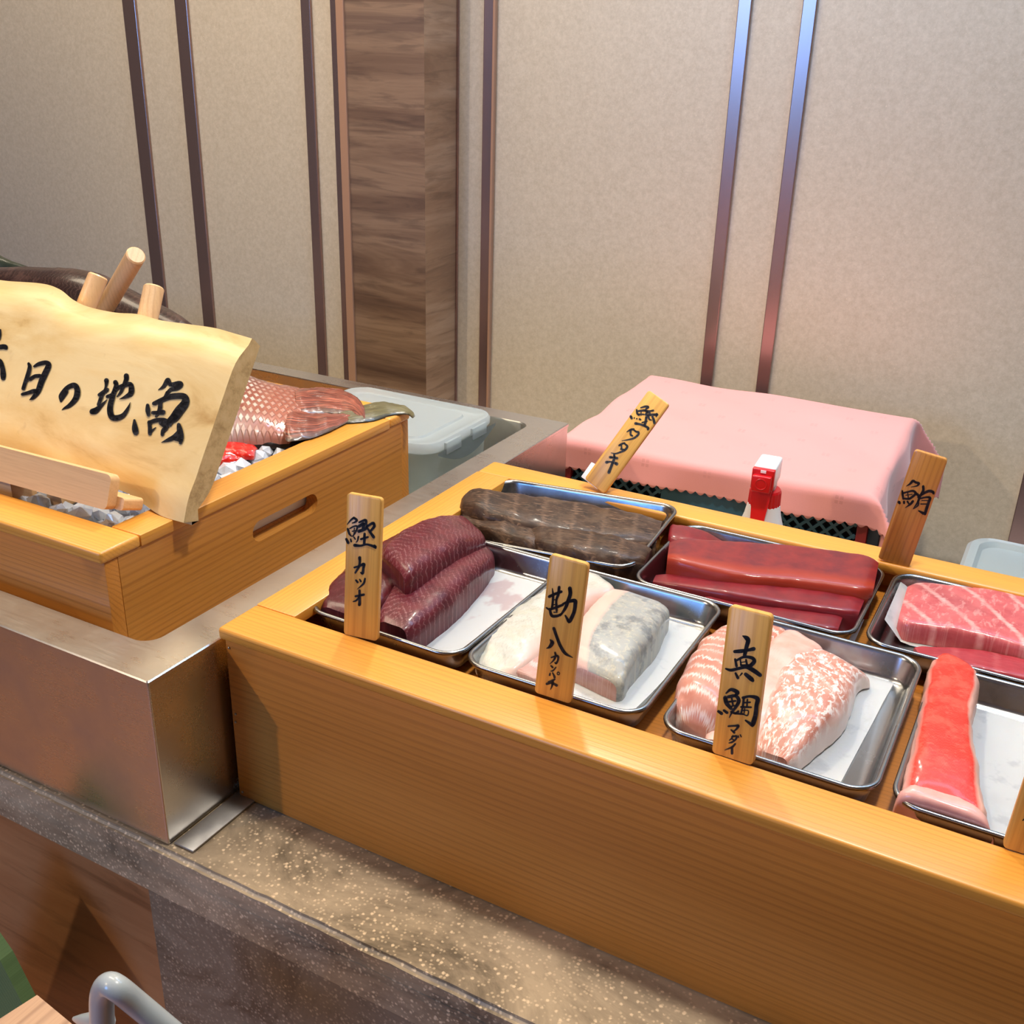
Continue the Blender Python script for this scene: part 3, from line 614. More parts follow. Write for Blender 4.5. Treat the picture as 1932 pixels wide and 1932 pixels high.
T2 = [[(235,550,36),(300,520,34),(380,490,34)],[(272,450,10),(282,540,28),(275,640,28),(265,700,28)],[(355,435,34),(345,520,34),(320,600,28),(325,720,28)],[(280,590,14),(330,585,14)],[(280,650,14),(330,645,14)],[(200,685,18),(240,705,26),(320,680,34),(400,650,30)],[(240,700,30),(265,780,36),(330,785,34),(385,760,26)],[(290,740,14),(330,740,14)],
 [(485,450,48),(490,520,46),(460,610,44),(430,690,38),(370,780,20)],[(400,640,26),(470,610,36),(545,600,48),(550,650,46),(535,740,44),(490,840,44),(470,870,10)],[(430,780,20),(470,850,40)],[(290,935,36),(330,1050,36),(370,1150,38),(430,1240,36),(520,1292,8)],[(248,1075,16),(270,1110,48),(240,1160,36),(200,1180,6)],
 [(305,1230,22),(312,1270,26),(290,1320,22),(242,1370,6)],[(260,1290,18),(335,1270,26),(340,1320,22),(318,1360,26),(300,1350,10)],[(255,1390,16),(275,1410,24)],[(315,1410,16),(280,1450,18),(250,1455,8)],[(245,1480,14),(240,1505,22)],[(275,1475,14),(300,1530,28)],[(345,1466,11),(361,1480,11),(352,1500,11),(332,1494,11),(333,1472,11),(345,1466,11)],[(300,1555,24),(260,1575,24),(225,1585,18)],[(205,1610,30),(265,1600,26),(325,1630,32)],[(278,1580,28),(270,1630,24),(250,1680,8)]]
T3 = [[(420,408,14),(460,430,50),(478,460,50),(460,530,44),(440,620,40)],[(330,580,36),(400,575,44),(470,565,34),(540,550,44)],[(335,665,24),(350,740,30)],[(345,680,24),(430,640,30),(520,650,38),(545,690,44),(500,740,44)],[(390,660,16),(400,730,20)],[(400,700,12),(450,692,12)],[(455,670,20),(470,750,28)],[(395,730,18),(500,730,24)],[(232,770,20),(290,785,34),(380,765,34),(460,750,44),(540,790,50),(610,840,44)],[(340,820,24),(365,870,34)],[(410,820,20),(385,850,10)],[(450,830,40),(510,880,50),(530,900,36)],
 [(235,1040,16),(290,1000,36),(360,1030,46),(340,1060,28)],[(225,1090,46),(240,1150,46),(290,1210,36)],[(260,1080,36),(340,1070,36),(375,1120,42),(350,1180,36),(300,1250,24),(270,1310,8)],[(265,1135,22),(340,1125,22)],[(295,1090,20),(312,1180,20)],[(290,1185,16),(350,1172,16)],[(150,1240,30),(185,1265,34)],[(210,1230,26),(245,1255,32)],[(290,1245,24),(340,1262,28),(370,1240,26)],[(330,1262,24),(420,1270,22)],
 [(420,1090,30),(500,1075,30),(580,1100,50),(570,1180,46),(560,1280,50),(535,1370,52),(525,1405,20)],[(450,1340,20),(520,1390,40)],[(430,1090,26),(420,1180,24),(400,1260,20)],[(430,1145,20),(500,1140,20)],[(400,1192,22),(510,1195,22)],[(470,1110,18),(465,1180,18)],[(412,1232,14),(478,1232,14),(470,1285,16),(420,1272,12)],[(440,1210,14),(432,1275,12)],
 [(260,1405,20),(330,1400,22),(370,1400,30),(345,1440,22),(310,1465,12)],[(290,1445,16),(325,1475,26)],[(310,1510,18),(295,1540,20),(270,1560,10)],[(300,1520,20),(350,1515,24),(340,1550,22),(300,1580,22),(265,1590,10)],[(300,1545,14),(330,1560,16)],[(370,1510,12),(372,1528,14)],[(390,1498,12),(402,1522,14)],[(335,1600,20),(300,1635,24),(220,1668,8)],[(300,1640,26),(300,1705,28)]]
T4 = [[(960,345,24),(1030,325,36),(1080,335,40),(1040,370,24)],[(890,380,30),(900,440,36),(930,470,26)],[(920,400,34),(1010,390,36),(1060,410,36),(1040,460,36)],[(910,450,22),(1010,455,26)],[(965,400,18),(960,470,18)],[(792,490,44),(808,520,40)],[(850,515,26)],[(892,528,26)],[(940,535,36),(960,545,20)],[(1010,385,30),(1100,400,28),(1165,390,32)],[(1060,420,36),(1110,430,28)],[(1060,470,36),(1140,460,38),(1230,460,42)],[(1220,450,40),(1215,490,24)],[(1150,490,34),(1170,540,42),(1185,600,42)],[(1080,480,38),(1100,535,30),(1135,550,20)],[(1050,500,40),(1040,570,44),(1020,640,44)],[(980,590,22),(1060,570,26)],[(870,605,44),(950,620,36),(1030,650,38),(1080,680,42),(1075,705,36)],
 [(725,745,12),(790,710,36),(840,700,34)],[(790,730,36),(790,790,34),(820,812,28)],[(840,710,28),(880,740,32),(920,750,34),(915,790,36),(850,845,32),(760,872,26),(645,892,8)],[(600,970,32),(650,940,32),(690,930,28)],[(635,960,28),(640,1020,30)],[(690,940,28),(735,985,36),(700,1040,38),(620,1080,32),(540,1105,24),(462,1092,8)],[(625,1030,26),(690,1040,26)],[(450,1165,44),(500,1170,36),(565,1180,44)],[(390,1248,48),(450,1240,26),(500,1250,30),(560,1275,56)],[(515,1110,28),(520,1180,44),(490,1260,44),(460,1340,46),(430,1415,52)]]
T5 = [[(465,595,10),(520,560,30),(560,520,40),(600,540,34),(645,555,40),(620,590,22),(530,610,8)],[(405,665,26),(410,720,34),(420,780,30)],[(410,700,30),(480,680,26),(560,665,34),(600,700,38),(550,752,34),(500,780,32),(420,775,26)],[(485,690,16),(492,760,18)],[(455,728,12),(550,716,14)],[(356,828,44),(366,842,36)],[(430,825,36),(432,845,28)],[(480,820,30),(500,850,24)],[(560,815,36),(520,860,32),(445,912,6)],[(600,700,44),(650,735,36)],
 [(710,600,40),(710,660,38),(660,750,36),(630,830,32),(560,930,8)],[(640,755,36),(700,710,36),(790,668,42),(850,680,42),(860,700,36)],[(670,775,24),(760,756,28),(810,768,40),(790,830,40),(760,920,44),(735,1000,42)],[(640,800,24),(638,870,22),(575,925,8)],[(690,806,14),(780,806,14)],[(675,856,18),(770,856,18)],[(645,955,20),(710,990,44)]]
name_tag((.1023, .0396, .1651, .1569, -.0008, .1201), (.0288, .1145), T1, (640, 920, 6.444), 'wooden name tag reading 鰹 カツオ, on the front rail by the bonito tray')
name_tag((.2672, .0417, .1651, .0645, -.0474, .0457), (.0278, .1083), T2, (1000, 1040, 6.44), 'wooden name tag reading 勘八 カンパチ, on the front rail by the amberjack tray')
name_tag((.3993, .0387, .1651, -.0769, .0522, .1377), (.0279, .1028), T3, (1330, 1130, 5.853), 'wooden name tag reading 真鯛 マダイ, on the front rail by the sea bream tray', th=.006)
name_tag((.1307, .409, .1715, .0234, -.4216, .4694), (.0273, .1129), T4, (1100, 730, 8.782), 'slanted wooden name tag reading 鰹タタキ behind the seared loins', stand=((-.019, .002, -.001), (.004, .010, .018)))
name_tag((.435, .3984, .1651, .0059, -.1318, -.0912), (.0279, .1129), T5, (1650, 840, 7.727), 'brown name tag with one character 鮪, on the back rail before the pink cloth', 'tag_brown')
p6 = at(1897, 1588, z=.1651)
name_tag((p6.x + .0125, .0385, .1651, .10, -.06, .12), (.0275, .11), [[(1929, 1548, 2), (1936, 1543, 3), (1944, 1546, 3)]], (0, 0, 1), 'wooden name tag cut off by the right edge of the picture, on the front rail')

# ------------------------------------------------------------------ big sign and easel
SP = V((-.0916, .053, .2125)); SM = tframe(SP.x, SP.y, SP.z, -.06, 0, .553)
SI = SM.inverted(); SN = -(SM.to_3x3() @ V((0, 1, 0)))
sr = thing('wooden_sign', 'large live-edge wooden board with black brush writing, leaning on a small easel', 'sign', mat=SM)
def sl(px, py): return SI @ on_plane(px, py, SP, SN)
top = [(-300, 505), (-120, 512), (-40, 518), (0, 523), (60, 527), (92, 536), (118, 556), (150, 571), (200, 582), (245, 585), (290, 597), (340, 604), (390, 611), (430, 622), (461, 631)]
bot = [(341, 985), (300, 972), (262, 948), (225, 925), (150, 905), (60, 880), (0, 862), (-60, 850), (-300, 800)]
T_ = crom([sl(*p) for p in top], 80); Bt = crom([sl(*p) for p in bot[::-1]], 80)
bm = bmesh.new(); uvl = bm.loops.layers.uv.new('UVMap'); TH = .024; cols = []; NV = 26
for i in range(81):
    a, b = Bt[i], T_[i]; col = []
    for j in range(NV + 1):
        t = j / NV; p = a.lerp(b, t)
        ed = min(t, 1 - t) * 2
        rr = .0035 * math.exp(-(t / .06) ** 2) + (.010 * math.exp(-((1 - t) / .10) ** 2))
        rr += .0005 * noise.noise(V((p.x * 18, 0, p.z * 30)))
        rr += .0022 * noise.noise(V((p.x * 25, 3, p.z * 60))) * (math.exp(-(t / .2) ** 2))
        col.append(bm.verts.new((p.x, max(rr, -.0006), p.z)))
    for j in range(NV, -1, -1):
        t = j / NV; p = a.lerp(b, t); k = .002 + .010 * math.exp(-((t) / .12) ** 2)
        if j in (0, NV): col.append(bm.verts.new((p.x, TH * .55, p.z)))
        col.append(bm.verts.new((p.x, TH - k if j else TH * .8, a.lerp(b, .03 + .955 * t).z)))
    cols.append(col)
K = len(cols[0])
for a, b in zip(cols, cols[1:]):
    for j in range(K): bm.faces.new((a[j], b[j], b[(j + 1) % K], a[(j + 1) % K]))
e0 = bm.faces.new(cols[0]); e1 = bm.faces.new(cols[-1][::-1]); bmesh.ops.recalc_face_normals(bm, faces=bm.faces[:])
sb = mobj('board', bm, M['sign'], sr, local=True, angle=40); sb.data.materials.append(M['sign_side'])
for p in sb.data.polygons:
    if len(p.vertices) > 4: p.material_index = 1; p.use_smooth = False
SA = [[(10,40,60),(20,150,50),(0,260,40)],[(-120,430,90),(0,425,105),(90,415,110),(140,430,110),(160,455,60)],[(-40,690,60),(30,760,90),(70,900,110),(85,1050,130),(85,1130,110)],
 [(665,800,60),(690,880,90),(650,1050,100),(580,1250,88),(545,1370,88)],[(790,865,50),(900,810,88),(1050,780,100),(1120,840,130),(1050,1010,140),(970,1180,140),(900,1380,130),(850,1480,110),(760,1580,80),(690,1625,20)],[(690,1160,80),(800,1090,80),(920,1080,90)],[(520,1500,70),(640,1470,80),(780,1430,100),(860,1440,110)],
 [(1530,1440,90),(1460,1540,95),(1400,1660,50)],[(1390,1640,40),(1375,1540,50),(1450,1440,80),(1560,1340,100),(1700,1295,120),(1770,1380,130),(1765,1530,140),(1700,1650,120),(1590,1760,95),(1480,1820,50),(1420,1860,10)]]
SB = [[(385,260,84),(385,310,64),(365,400,40),(300,540,66),(250,680,66)],[(260,510,60),(340,460,74),(400,420,66)],[(140,800,100),(200,780,104),(290,700,60),(390,600,20)],[(540,290,80),(555,350,80),(500,520,90),(455,680,100),(450,800,105),(485,895,105),(570,910,100),(680,860,80),(760,740,50),(800,640,8)],[(400,540,60),(480,500,56),(570,400,64),(700,340,74),(800,330,84),(820,420,100),(800,490,90),(700,550,50),(610,585,10)],[(730,180,90),(730,240,84),(690,330,64),(640,450,54),(570,540,20)],
 [(1285,425,12),(1380,360,64),(1450,250,76),(1500,330,76),(1640,310,84),(1670,335,96),(1600,390,86),(1500,420,66),(1440,480,60)],[(1210,660,70),(1340,600,80),(1500,540,100),(1720,535,110),(1755,640,140),(1650,780,160),(1560,900,150),(1470,970,100)],[(1440,470,60),(1400,560,60)],[(1100,690,60),(1105,780,84),(1115,860,60)],[(1320,660,76),(1310,760,76),(1240,890,30)],[(1190,820,64),(1300,820,70),(1370,810,84)],[(1125,990,64),(1250,950,74),(1380,950,84),(1480,1010,100)],[(1125,980,60),(1140,1080,70),(1140,1180,70)],[(1330,1000,74),(1420,1070,84),(1370,1130,74),(1355,1200,60)],[(1150,1150,50),(1240,1080,20)],[(870,950,40),(880,1080,104),(895,1160,104)],[(1640,1030,70),(1660,1130,104),(1680,1250,96),(1670,1340,60)],[(1650,1150,80),(1560,1240,84),(1460,1290,66),(1340,1335,10)],[(1560,1262,74),(1680,1290,84)]]
for crop, part in (((0, 620, 12.075), SA[0:3]), ((0, 620, 12.075), SA[3:7]), ((0, 620, 12.075), SA[7:9]), ((160, 690, 9.2), SB[0:6]), ((160, 690, 9.2), SB[6:])):
    bm = bmesh.new(); stroke_mesh(bm, crop, part, (SP, SN), SI, .0007); mobj('brush_character', bm, M['ink'], sr, smooth=False, local=True)

ez = thing('easel', 'small pale wooden easel on the ice box, its round legs rising behind the big sign', 'easel', (-.25, .03, .2105))
la, lb = at(-60, 885, z=.226), at(207, 965, z=.2225)
ux = (lb - la); ux.z = 0; ux.normalize(); by = V((-ux.y, ux.x, 0)); LH = .030
lean = V((0, 0, 1)) * math.cos(.35) + by * math.sin(.35); bk = ux.cross(lean) * -1
def slab(bm, o, L, H, T, r=.005):
    rr_ = rrect(0, L, 0, H, r, 0, 5)
    loft(bm, [[o + ux * p.x + lean * p.y + bk * t for p in rr_] for t in (0, T)]); bmesh.ops.recalc_face_normals(bm, faces=bm.faces[:])
bm = bmesh.new(); L0 = lb - ux * .34; slab(bm, V((L0.x, L0.y, lb.z)), .336, LH, .010)
mobj('front_ledge', bm, M['easel'], ez, angle=30)
bm = bmesh.new(); o = V((L0.x, L0.y, lb.z)) + bk * .0102; slab(bm, o + lean * .001, .344, .011, .022, .003); mobj('shelf', bm, M['easel'], ez, angle=30)
def back(px, py, off): return on_plane(px, py, SP - SN * off, SN)
def leg(a, b, r=.0098):
    bm = bmesh.new(); d = (a - b).normalized(); tube(bm, [b, b + d * .01, a - d * .0015, a], [r, r, r, r - .0014], 20); mobj('leg', bm, M['easel_z'], ez, angle=30)
# three round dowels rise just behind the sign's upper edge, two parallel to it and one reaching back
leg(back(186, 520, .036), back(45, 870, .036)); leg(back(291, 541, .036), back(214, 905, .036))
t3 = back(257, 481, .058); f3 = at(128, 815, y=.33); f3.z = max(f3.z, .184); leg(t3, f3)
for px in (12, 103):
    c = at(px, 925, z=.205); boxo('foot_block', (c.x - .010, c.y - .002, .19), (c.x + .010, c.y + .024, .221), M['easel'], ez, .001)

# ------------------------------------------------------------------ ice and fish in the box
bm = bmesh.new(); random.seed(3)
x = -.78
gx = [(-.775 + i * .0205, -.0 + j * .0205) for i in range(32) for j in range(20)]
for (x, y) in gx:
    x += random.uniform(-.005, .005); y += random.uniform(-.005, .005)
    if not (-.775 < x < -.142 and .025 < y < .372): continue
    s = random.uniform(.010, .0155); R = Matrix.Rotation(random.uniform(0, 3), 3, V((random.random(), random.random(), random.random() + .1)).normalized())
    z = .1875 + random.uniform(-.004, .005) + .006 * noise.noise(V((x * 9, y * 9, 0)))
    vs = bmesh.ops.create_icosphere(bm, subdivisions=1, radius=s)['verts']
    for q in vs: q.co = R @ V((q.co.x * random.uniform(.75, 1.1), q.co.y * .85, q.co.z * .7)) + V((x, y, z))
tag(mobj('crushed_ice', bm, M['ice'], angle=20), 'heap of crushed ice filling the wooden box under the whole fish', 'ice', kind='stuff')
bm = bmesh.new(); box(bm, (-.775, .004, .1747), (-.143, .385, .1795), .002); tag(mobj('ice_bed', bm, M['ice']), 'solid bed of packed ice beneath the loose crushed ice', 'ice', kind='stuff')

sn = thing('red_snapper', 'whole scaly red snapper whose tail hangs over the rim of the ice box', 'fish', (-.25, .25, .19))
fillet('body', [((280, 690), (250, 815), .050), ((350, 688), (335, 815), .048), ((420, 690), (398, 812), .044), ((470, 712), (448, 812), .038), ((520, 726), (505, 816), .030), ((562, 730), (556, 818), .022), ((596, 745), (594, 806), .010)], .2, 'scales', None, parent=sn, e=.9, N=60, K=28, rough=.0006, seed=30)
fillet('tail_fin', [((556, 730), (560, 778), .014), ((600, 727), (602, 774), .009), ((640, 731), (640, 775), .007), ((668, 742), (662, 778), .006), ((688, 766), (680, 788), .005), ((692, 784), (686, 792), .003)], .2125, 'fin', None, parent=sn, e=1.3, rough=.0009, seed=31)
fillet('tail_fin', [((548, 770), (536, 824), .014), ((590, 774), (586, 821), .008), ((630, 778), (624, 808), .006), ((665, 779), (660, 792), .004)], .2115, 'fin', None, parent=sn, e=1.3, rough=.0009, seed=32)
fillet('dorsal_fin', [((425, 688), (425, 700), .03), ((450, 696), (448, 716), .034), ((470, 712), (468, 726), .02)], .225, 'fin', None, parent=sn, e=.9, rough=.001, seed=33, N=14)
f2 = fillet('fish_tail', [((640, 776), (640, 798), .004), ((700, 760), (700, 792), .005), ((745, 760), (735, 782), .0045), ((775, 772), (766, 780), .003), ((783, 784), (779, 788), .002)], .2103, 'fin_green', 'olive green fish tail lying on the back corner of the ice box', 'fish', e=.8, rough=.0006, seed=34)
fillet('black_fish', [((300, 800), (300, 850), .016), ((400, 806), (392, 840), .016), ((480, 806), (470, 838), .014), ((560, 814), (555, 834), .012), ((600, 812), (598, 824), .006)], .196, 'black_fish', 'black fish lying beneath the red snapper on the ice', 'fish', e=.9, seed=35)
fillet('red_fish', [((330, 838), (318, 880), .014), ((404, 822), (392, 852), .014), ((445, 832), (430, 858), .012), ((488, 846), (478, 862), .008)], .193, 'red_fish', 'bright red fish on the ice, upper of the two red strips beside the sign', 'fish', group='bright red fish on the ice', e=.8, seed=36)
fillet('red_fish', [((330, 875), (325, 895), .010), ((390, 858), (382, 876), .011), ((430, 858), (424, 870), .008), ((462, 860), (455, 868), .004)], .192, 'red_fish', 'bright red fish on the ice, lower of the two red strips beside the sign', 'fish', group='bright red fish on the ice', e=.8, seed=37)
def fish_y(name, st, y, mat, label, seed, parent=None):
    """body described in an upright plane at depth y"""
    N = 40; A = crom([at(*s[0], y=y) for s in st], N); Bq = crom([at(*s[1], y=y) for s in st], N)
    bm = bmesh.new(); uvl = bm.loops.layers.uv.new('UVMap'); rings = []; uvs = {}; U = 0
    for i in range(N + 1):
        c = (A[i] + Bq[i]) / 2; h = (A[i] - Bq[i]).length / 2; U += (A[i] - A[i - 1]).length if i else 0; ring = []
        for k in range(24):
            a = 2 * math.pi * k / 24; p = c + V((0, math.sin(a) * h * .62, math.cos(a) * h)); p.z += noise.noise(p * 60) * .0012
            q = bm.verts.new(p); ring.append(q); uvs[q] = (U, (1 - math.cos(a)) / 2)
        rings.append(ring)
    for a, b in zip(rings, rings[1:]):
        for k in range(24): bm.faces.new((a[k], a[(k + 1) % 24], b[(k + 1) % 24], b[k]))
    bm.faces.new(rings[0][::-1]); bm.faces.new(rings[-1])
    for f in bm.faces:
        for lp in f.loops: lp[uvl].uv = uvs[lp.vert]
    bmesh.ops.recalc_face_normals(bm, faces=bm.faces[:])
    o = mobj(name, bm, M[mat], parent, angle=60)
    if label: tag(o, label, 'fish')
    return o
fish_y('large_dark_fish', [((-160, 530), (-160, 700)), ((0, 512), (0, 720)), ((90, 508), (100, 735)), ((170, 514), (180, 750)), ((260, 556), (265, 760)), ((345, 602), (345, 750)), ((390, 650), (385, 740))], .31, 'dark_fish', 'large dark brown fish rising behind the big sign', 40)
fish_y('green_black_fish', [((-120, 435), (-120, 560)), ((-40, 462), (-40, 560)), ((10, 488), (10, 545)), ((50, 502), (55, 530)), ((72, 509), (72, 520))], .36, 'green_fish', 'green-black fish tip at the left edge above the dark brown fish', 41)

# ------------------------------------------------------------------ plastic container in the sink
pc = thing('plastic_container', 'cloudy clear plastic food container with a clip lid in the sink behind the ice box', 'container', (-.2, .5, .02))
X0, X1, Y0, Y1 = -.300, -.082, .424, .583; bm = bmesh.new()
loft(bm, [rrect(X0 + .014, X1 - .014, Y0 + .012, Y1 - .012, .02, .0205), rrect(X0 + .010, X1 - .010, Y0 + .008, Y1 - .008, .024, .04), rrect(X0 + .005, X1 - .005, Y0 + .004, Y1 - .004, .026, .155),
          rrect(X0 + .007, X1 - .007, Y0 + .006, Y1 - .006, .024, .155), rrect(X0 + .012, X1 - .012, Y0 + .010, Y1 - .010, .022, .042)])
mobj('tub', bm, M['clear'], pc, angle=40)
bm = bmesh.new()
loft(bm, [rrect(X0 + .002, X1 - .002, Y0 + .002, Y1 - .002, .027, .154), rrect(X0, X1, Y0, Y1, .028, .157), rrect(X0, X1, Y0, Y1, .028, .163), rrect(X0 + .002, X1 - .002, Y0 + .002, Y1 - .002, .027, .1665),
          rrect(X0 + .007, X1 - .007, Y0 + .007, Y1 - .007, .025, .1670), rrect(X0 + .013, X1 - .013, Y0 + .013, Y1 - .013, .02, .1630), rrect(X0 + .024, X1 - .030, Y0 + .022, Y1 - .022, .018, .1630), rrect(X0 + .026, X1 - .032, Y0 + .024, Y1 - .024, .016, .1655)])
ld = mobj('lid', bm, M['clear_lip'], pc, angle=40)
for ya in (.455, .515):
    bm = bmesh.new(); box(bm, (X1 - .0005, ya, .149), (X1 + .0035, ya + .034, .164), .001)
    mobj('clip', bm, M['clear_lip'], ld)
bm = bmesh.new(); pts = [V((X1 + .0025, .438 + .134 * t, .153 - .020 * math.sin(math.pi * t))) for t in [i / 24 for i in range(25)]]
tp = [V((X1 + .0025, p.y, .156)) for p in pts]; vs = [bm.verts.new(p) for p in pts]; vt = [bm.verts.new(p) for p in tp]
for i in range(24): bm.faces.new((vs[i], vs[i + 1], vt[i + 1], vt[i]))
bmesh.ops.solidify(bm, geom=bm.faces[:], thickness=.0012); mobj('lid_flap', bm, M['clear_lip'], ld)

# second container behind the long box, right edge
pc2 = thing('plastic_container', 'pale grey translucent container lid showing behind the back rail at the right', 'container', (.58, .57, 0))
q = at(1806, 1066, y=.53); X0 = q.x; Y0 = .53; bm = bmesh.new()
loft(bm, [rrect(X0 + .012, X0 + .22, Y0 + .01, Y0 + .12, .02, .0005), rrect(X0 + .004, X0 + .228, Y0 + .004, Y0 + .126, .024, .100)]); mobj('tub', bm, M['clear'], pc2, angle=40)
bm = bmesh.new(); zt = at(1860, 1052, y=.60).z
loft(bm, [rrect(X0 + .002, X0 + .23, Y0, Y0 + .13, .026, zt - .014), rrect(X0, X0 + .232, Y0 - .002, Y0 + .132, .028, zt - .010), rrect(X0, X0 + .232, Y0 - .002, Y0 + .132, .028, zt - .004), rrect(X0 + .004, X0 + .228, Y0 + .002, Y0 + .128, .026, zt),
          rrect(X0 + .012, X0 + .22, Y0 + .01, Y0 + .12, .022, zt), rrect(X0 + .016, X0 + .216, Y0 + .014, Y0 + .116, .02, zt - .005)]); mobj('lid', bm, M['clear_lip'], pc2, angle=40)
bm = bmesh.new(); box(bm, (X0 + .006, Y0 + .006, .1), (X0 + .226, Y0 + .124, zt - .012), .01); mobj('tub_rim', bm, M['clear'], pc2)

# ------------------------------------------------------------------ crate with pink cloth
CX, CY, YAW, CW, CD = .150, .895, .035, .425, .362
cm = Matrix.Translation((CX, CY, 0)) @ Matrix.Rotation(YAW, 4, 'Z')
cr = thing('plastic_crate', 'teal lattice plastic crate with red corners under the pink cloth', 'crate', mat=Matrix.Translation((0, 0, -.1699)) @ cm)
def cbox(name, a, b, mat, bev=.001):
    bm = bmesh.new(); box(bm, V(a) + V((0, 0, .1699)), V(b) + V((0, 0, .1699)), bev); return mobj(name, bm, M[mat], cr, local=True)
hw, hd = CW / 2 - .006, CD / 2 - .006
cbox('inner_shade', (-hw + .012, -hd + .012, -.165), (hw - .012, hd - .012, .088), 'black')  # solid black block painted in for the shade inside the crate
for sx in (-1, 1):
    for sy in (-1, 1): cbox('corner_post', (sx * hw - .013 if sx > 0 else sx * hw, sy * hd - .013 if sy > 0 else sy * hd, -.1695), (sx * hw if sx > 0 else sx * hw + .013, sy * hd if sy > 0 else sy * hd + .013, .094), 'crate_red')
cbox('top_rim', (-hw + .013, -hd + .001, .080), (hw - .013, -hd + .008, .094), 'teal'); cbox('centre_panel', (-.062, -hd + .001, -.165), (.062, -hd + .006, .080), 'teal')
def lattice(bm, x0, x1, z0, z1, y):
    p = .0165
    for sgn in (1, -1):
        k = -60
        while k < 60:
            c_ = k * p; k += 1; pts = []
            for xx in (x0, x1):
                zz = sgn * xx + c_
                if z0 <= zz <= z1: pts.append((xx, zz))
            for zz in (z0, z1):
                xx = (zz - c_) * sgn
                if x0 < xx < x1: pts.append((xx, zz))
            if len(pts) < 2: continue
            (xa, za), (xb, zb) = pts[0], pts[1]; L = math.hypot(xb - xa, zb - za)
            if L < .004: continue
            R = Matrix.Rotation(-math.atan2(zb - za, xb - xa), 4, 'Y')
            c = V(((xa + xb) / 2, y + (0 if sgn > 0 else .0004), (za + zb) / 2 + .1699)); hx = V((L / 2, .0022, .0019))
            box(bm, c - hx, c + hx, rot=R)
for x0, x1 in ((-hw + .014, -.063), (.063, hw - .014)):
    bm = bmesh.new(); lattice(bm, x0, x1, -.02, .080, -hd + .004); mobj('lattice_panel', bm, M['teal'], cr, smooth=False, local=True)
# cloth
bm = bmesh.new(); uvl = bm.loops.layers.uv.new('UVMap'); uvs = {}
ax0, ax1, ay0, ay1 = -CW / 2 - .06, CW / 2 + .115, -CD / 2 - .039, CD / 2 + .06
NX, NY = 300, 110; G = []; ZC = .102; rb = .012
ys = [ay0 + (ay1 - ay0) * (j / NY) for j in range(NY + 1)]
def fold(d):
    """distance past the edge -> (outward, down)"""
    if d <= 0: return 0, 0
    if d < rb * math.pi / 2: a = d / rb; return rb * math.sin(a), rb * (1 - math.cos(a))
    return rb, rb + d - rb * math.pi / 2
for i in range(NX + 1):
    r = []
    for j in range(NY + 1):
        a = ax0 + (ax1 - ax0) * i / NX; b = ys[j]
        if j == 0: b += .0052 * (1 - abs(math.sin(math.pi * a / .0128)))
        if i == NX: a += .003 * abs(math.sin(math.pi * b / .0118)) - .003
        ex, ey = CW / 2 - rb, CD / 2 - rb
        dx = max(abs(a) - ex, 0); dy = max(abs(b) - ey, 0); sx = 1 if a > 0 else -1; sy = 1 if b > 0 else -1
        ox, zx = fold(dx); oy, zy = fold(dy)
        x = max(-ex, min(ex, a)) + sx * ox; y = max(-ey, min(ey, b)) + sy * oy
        if dx > 0 and dy > 0:
            z = -max(zx, zy) - .15 * min(zx, zy); k = min(zx, zy)
            x += sx * k * .60; y += sy * k * .30
        else: z = -(zx + zy)
        p = V((x, y, ZC + z))
        topm = 1 - min(1, (zx + zy) / .02)
        p.z += topm * (.0032 * noise.noise(V((a * 9, b * 14, 1))) + .0018 * math.sin(a * 30 + b * 42) * math.exp(-((b + .05) / .12) ** 2) + .003 * noise.noise(V((a * 5 + b * 6, b * 3, 7))))
        hang = min(1, max(zx, zy) / .04)
        if zy > zx and sy < 0: p.y += hang * (.004 * math.sin(a * 34 + 1) + .003 * noise.noise(V((a * 18, b * 6, 0)))) - hang * .002
        if zx >= zy and zx > 0: p.x += sx * hang * (.005 + .006 * math.sin(b * 30) + .003 * noise.noise(V((b * 16, 0, 3))))
        v_ = bm.verts.new(p); uvs[v_] = (a, b); r.append(v_)
    G.append(r)
for i in range(NX):
    for j in range(NY): bm.faces.new((G[i][j], G[i + 1][j], G[i + 1][j + 1], G[i][j + 1]))
for f in bm.faces:
    for lp in f.loops: lp[uvl].uv = uvs[lp.vert]
cl = mobj('pink_cloth', bm, M['cloth'], angle=180); cl.matrix_world = cm
so = cl.modifiers.new('thick', 'SOLIDIFY'); so.thickness = .0009; so.offset = 0
tag(cl, 'pink cloth with a scalloped hem draped over the crate by the wall', 'cloth')

# ------------------------------------------------------------------ spray bottle
SY = .60; c = at(1440, 960, y=SY); sc0 = V((c.x, SY, 0))
sp = thing('spray_bottle', 'white spray bottle with a red nozzle and trigger behind the back rail', 'spray bottle', (c.x, SY, .0005))
zc = at(1432, 950, y=SY).z   # collar bottom
bm = bmesh.new(); lathe(bm, [(.0285, .001), (.031, .004), (.031, zc - .055), (.028, zc - .035), (.021, zc - .012), (.0185, zc + .002), (.012, zc + .003)], (c.x, SY, 0), 32); mobj('bottle', bm, M['white_plastic'], sp)
bm = bmesh.new(); n = 48; rings = []
for z, r in ((zc, .0165), (zc + .001, .018), (zc + .018, .0175), (zc + .0205, .0165)):
    rings.append([V((c.x + (r + (.0006 if k % 2 and 0 < z - zc < .02 else 0)) * math.cos(2 * math.pi * k / n), SY + (r + (.0006 if k % 2 else 0)) * math.sin(2 * math.pi * k / n), z)) for k in range(n)])
loft(bm, rings); mobj('collar', bm, M['red_plastic'], sp, angle=15)
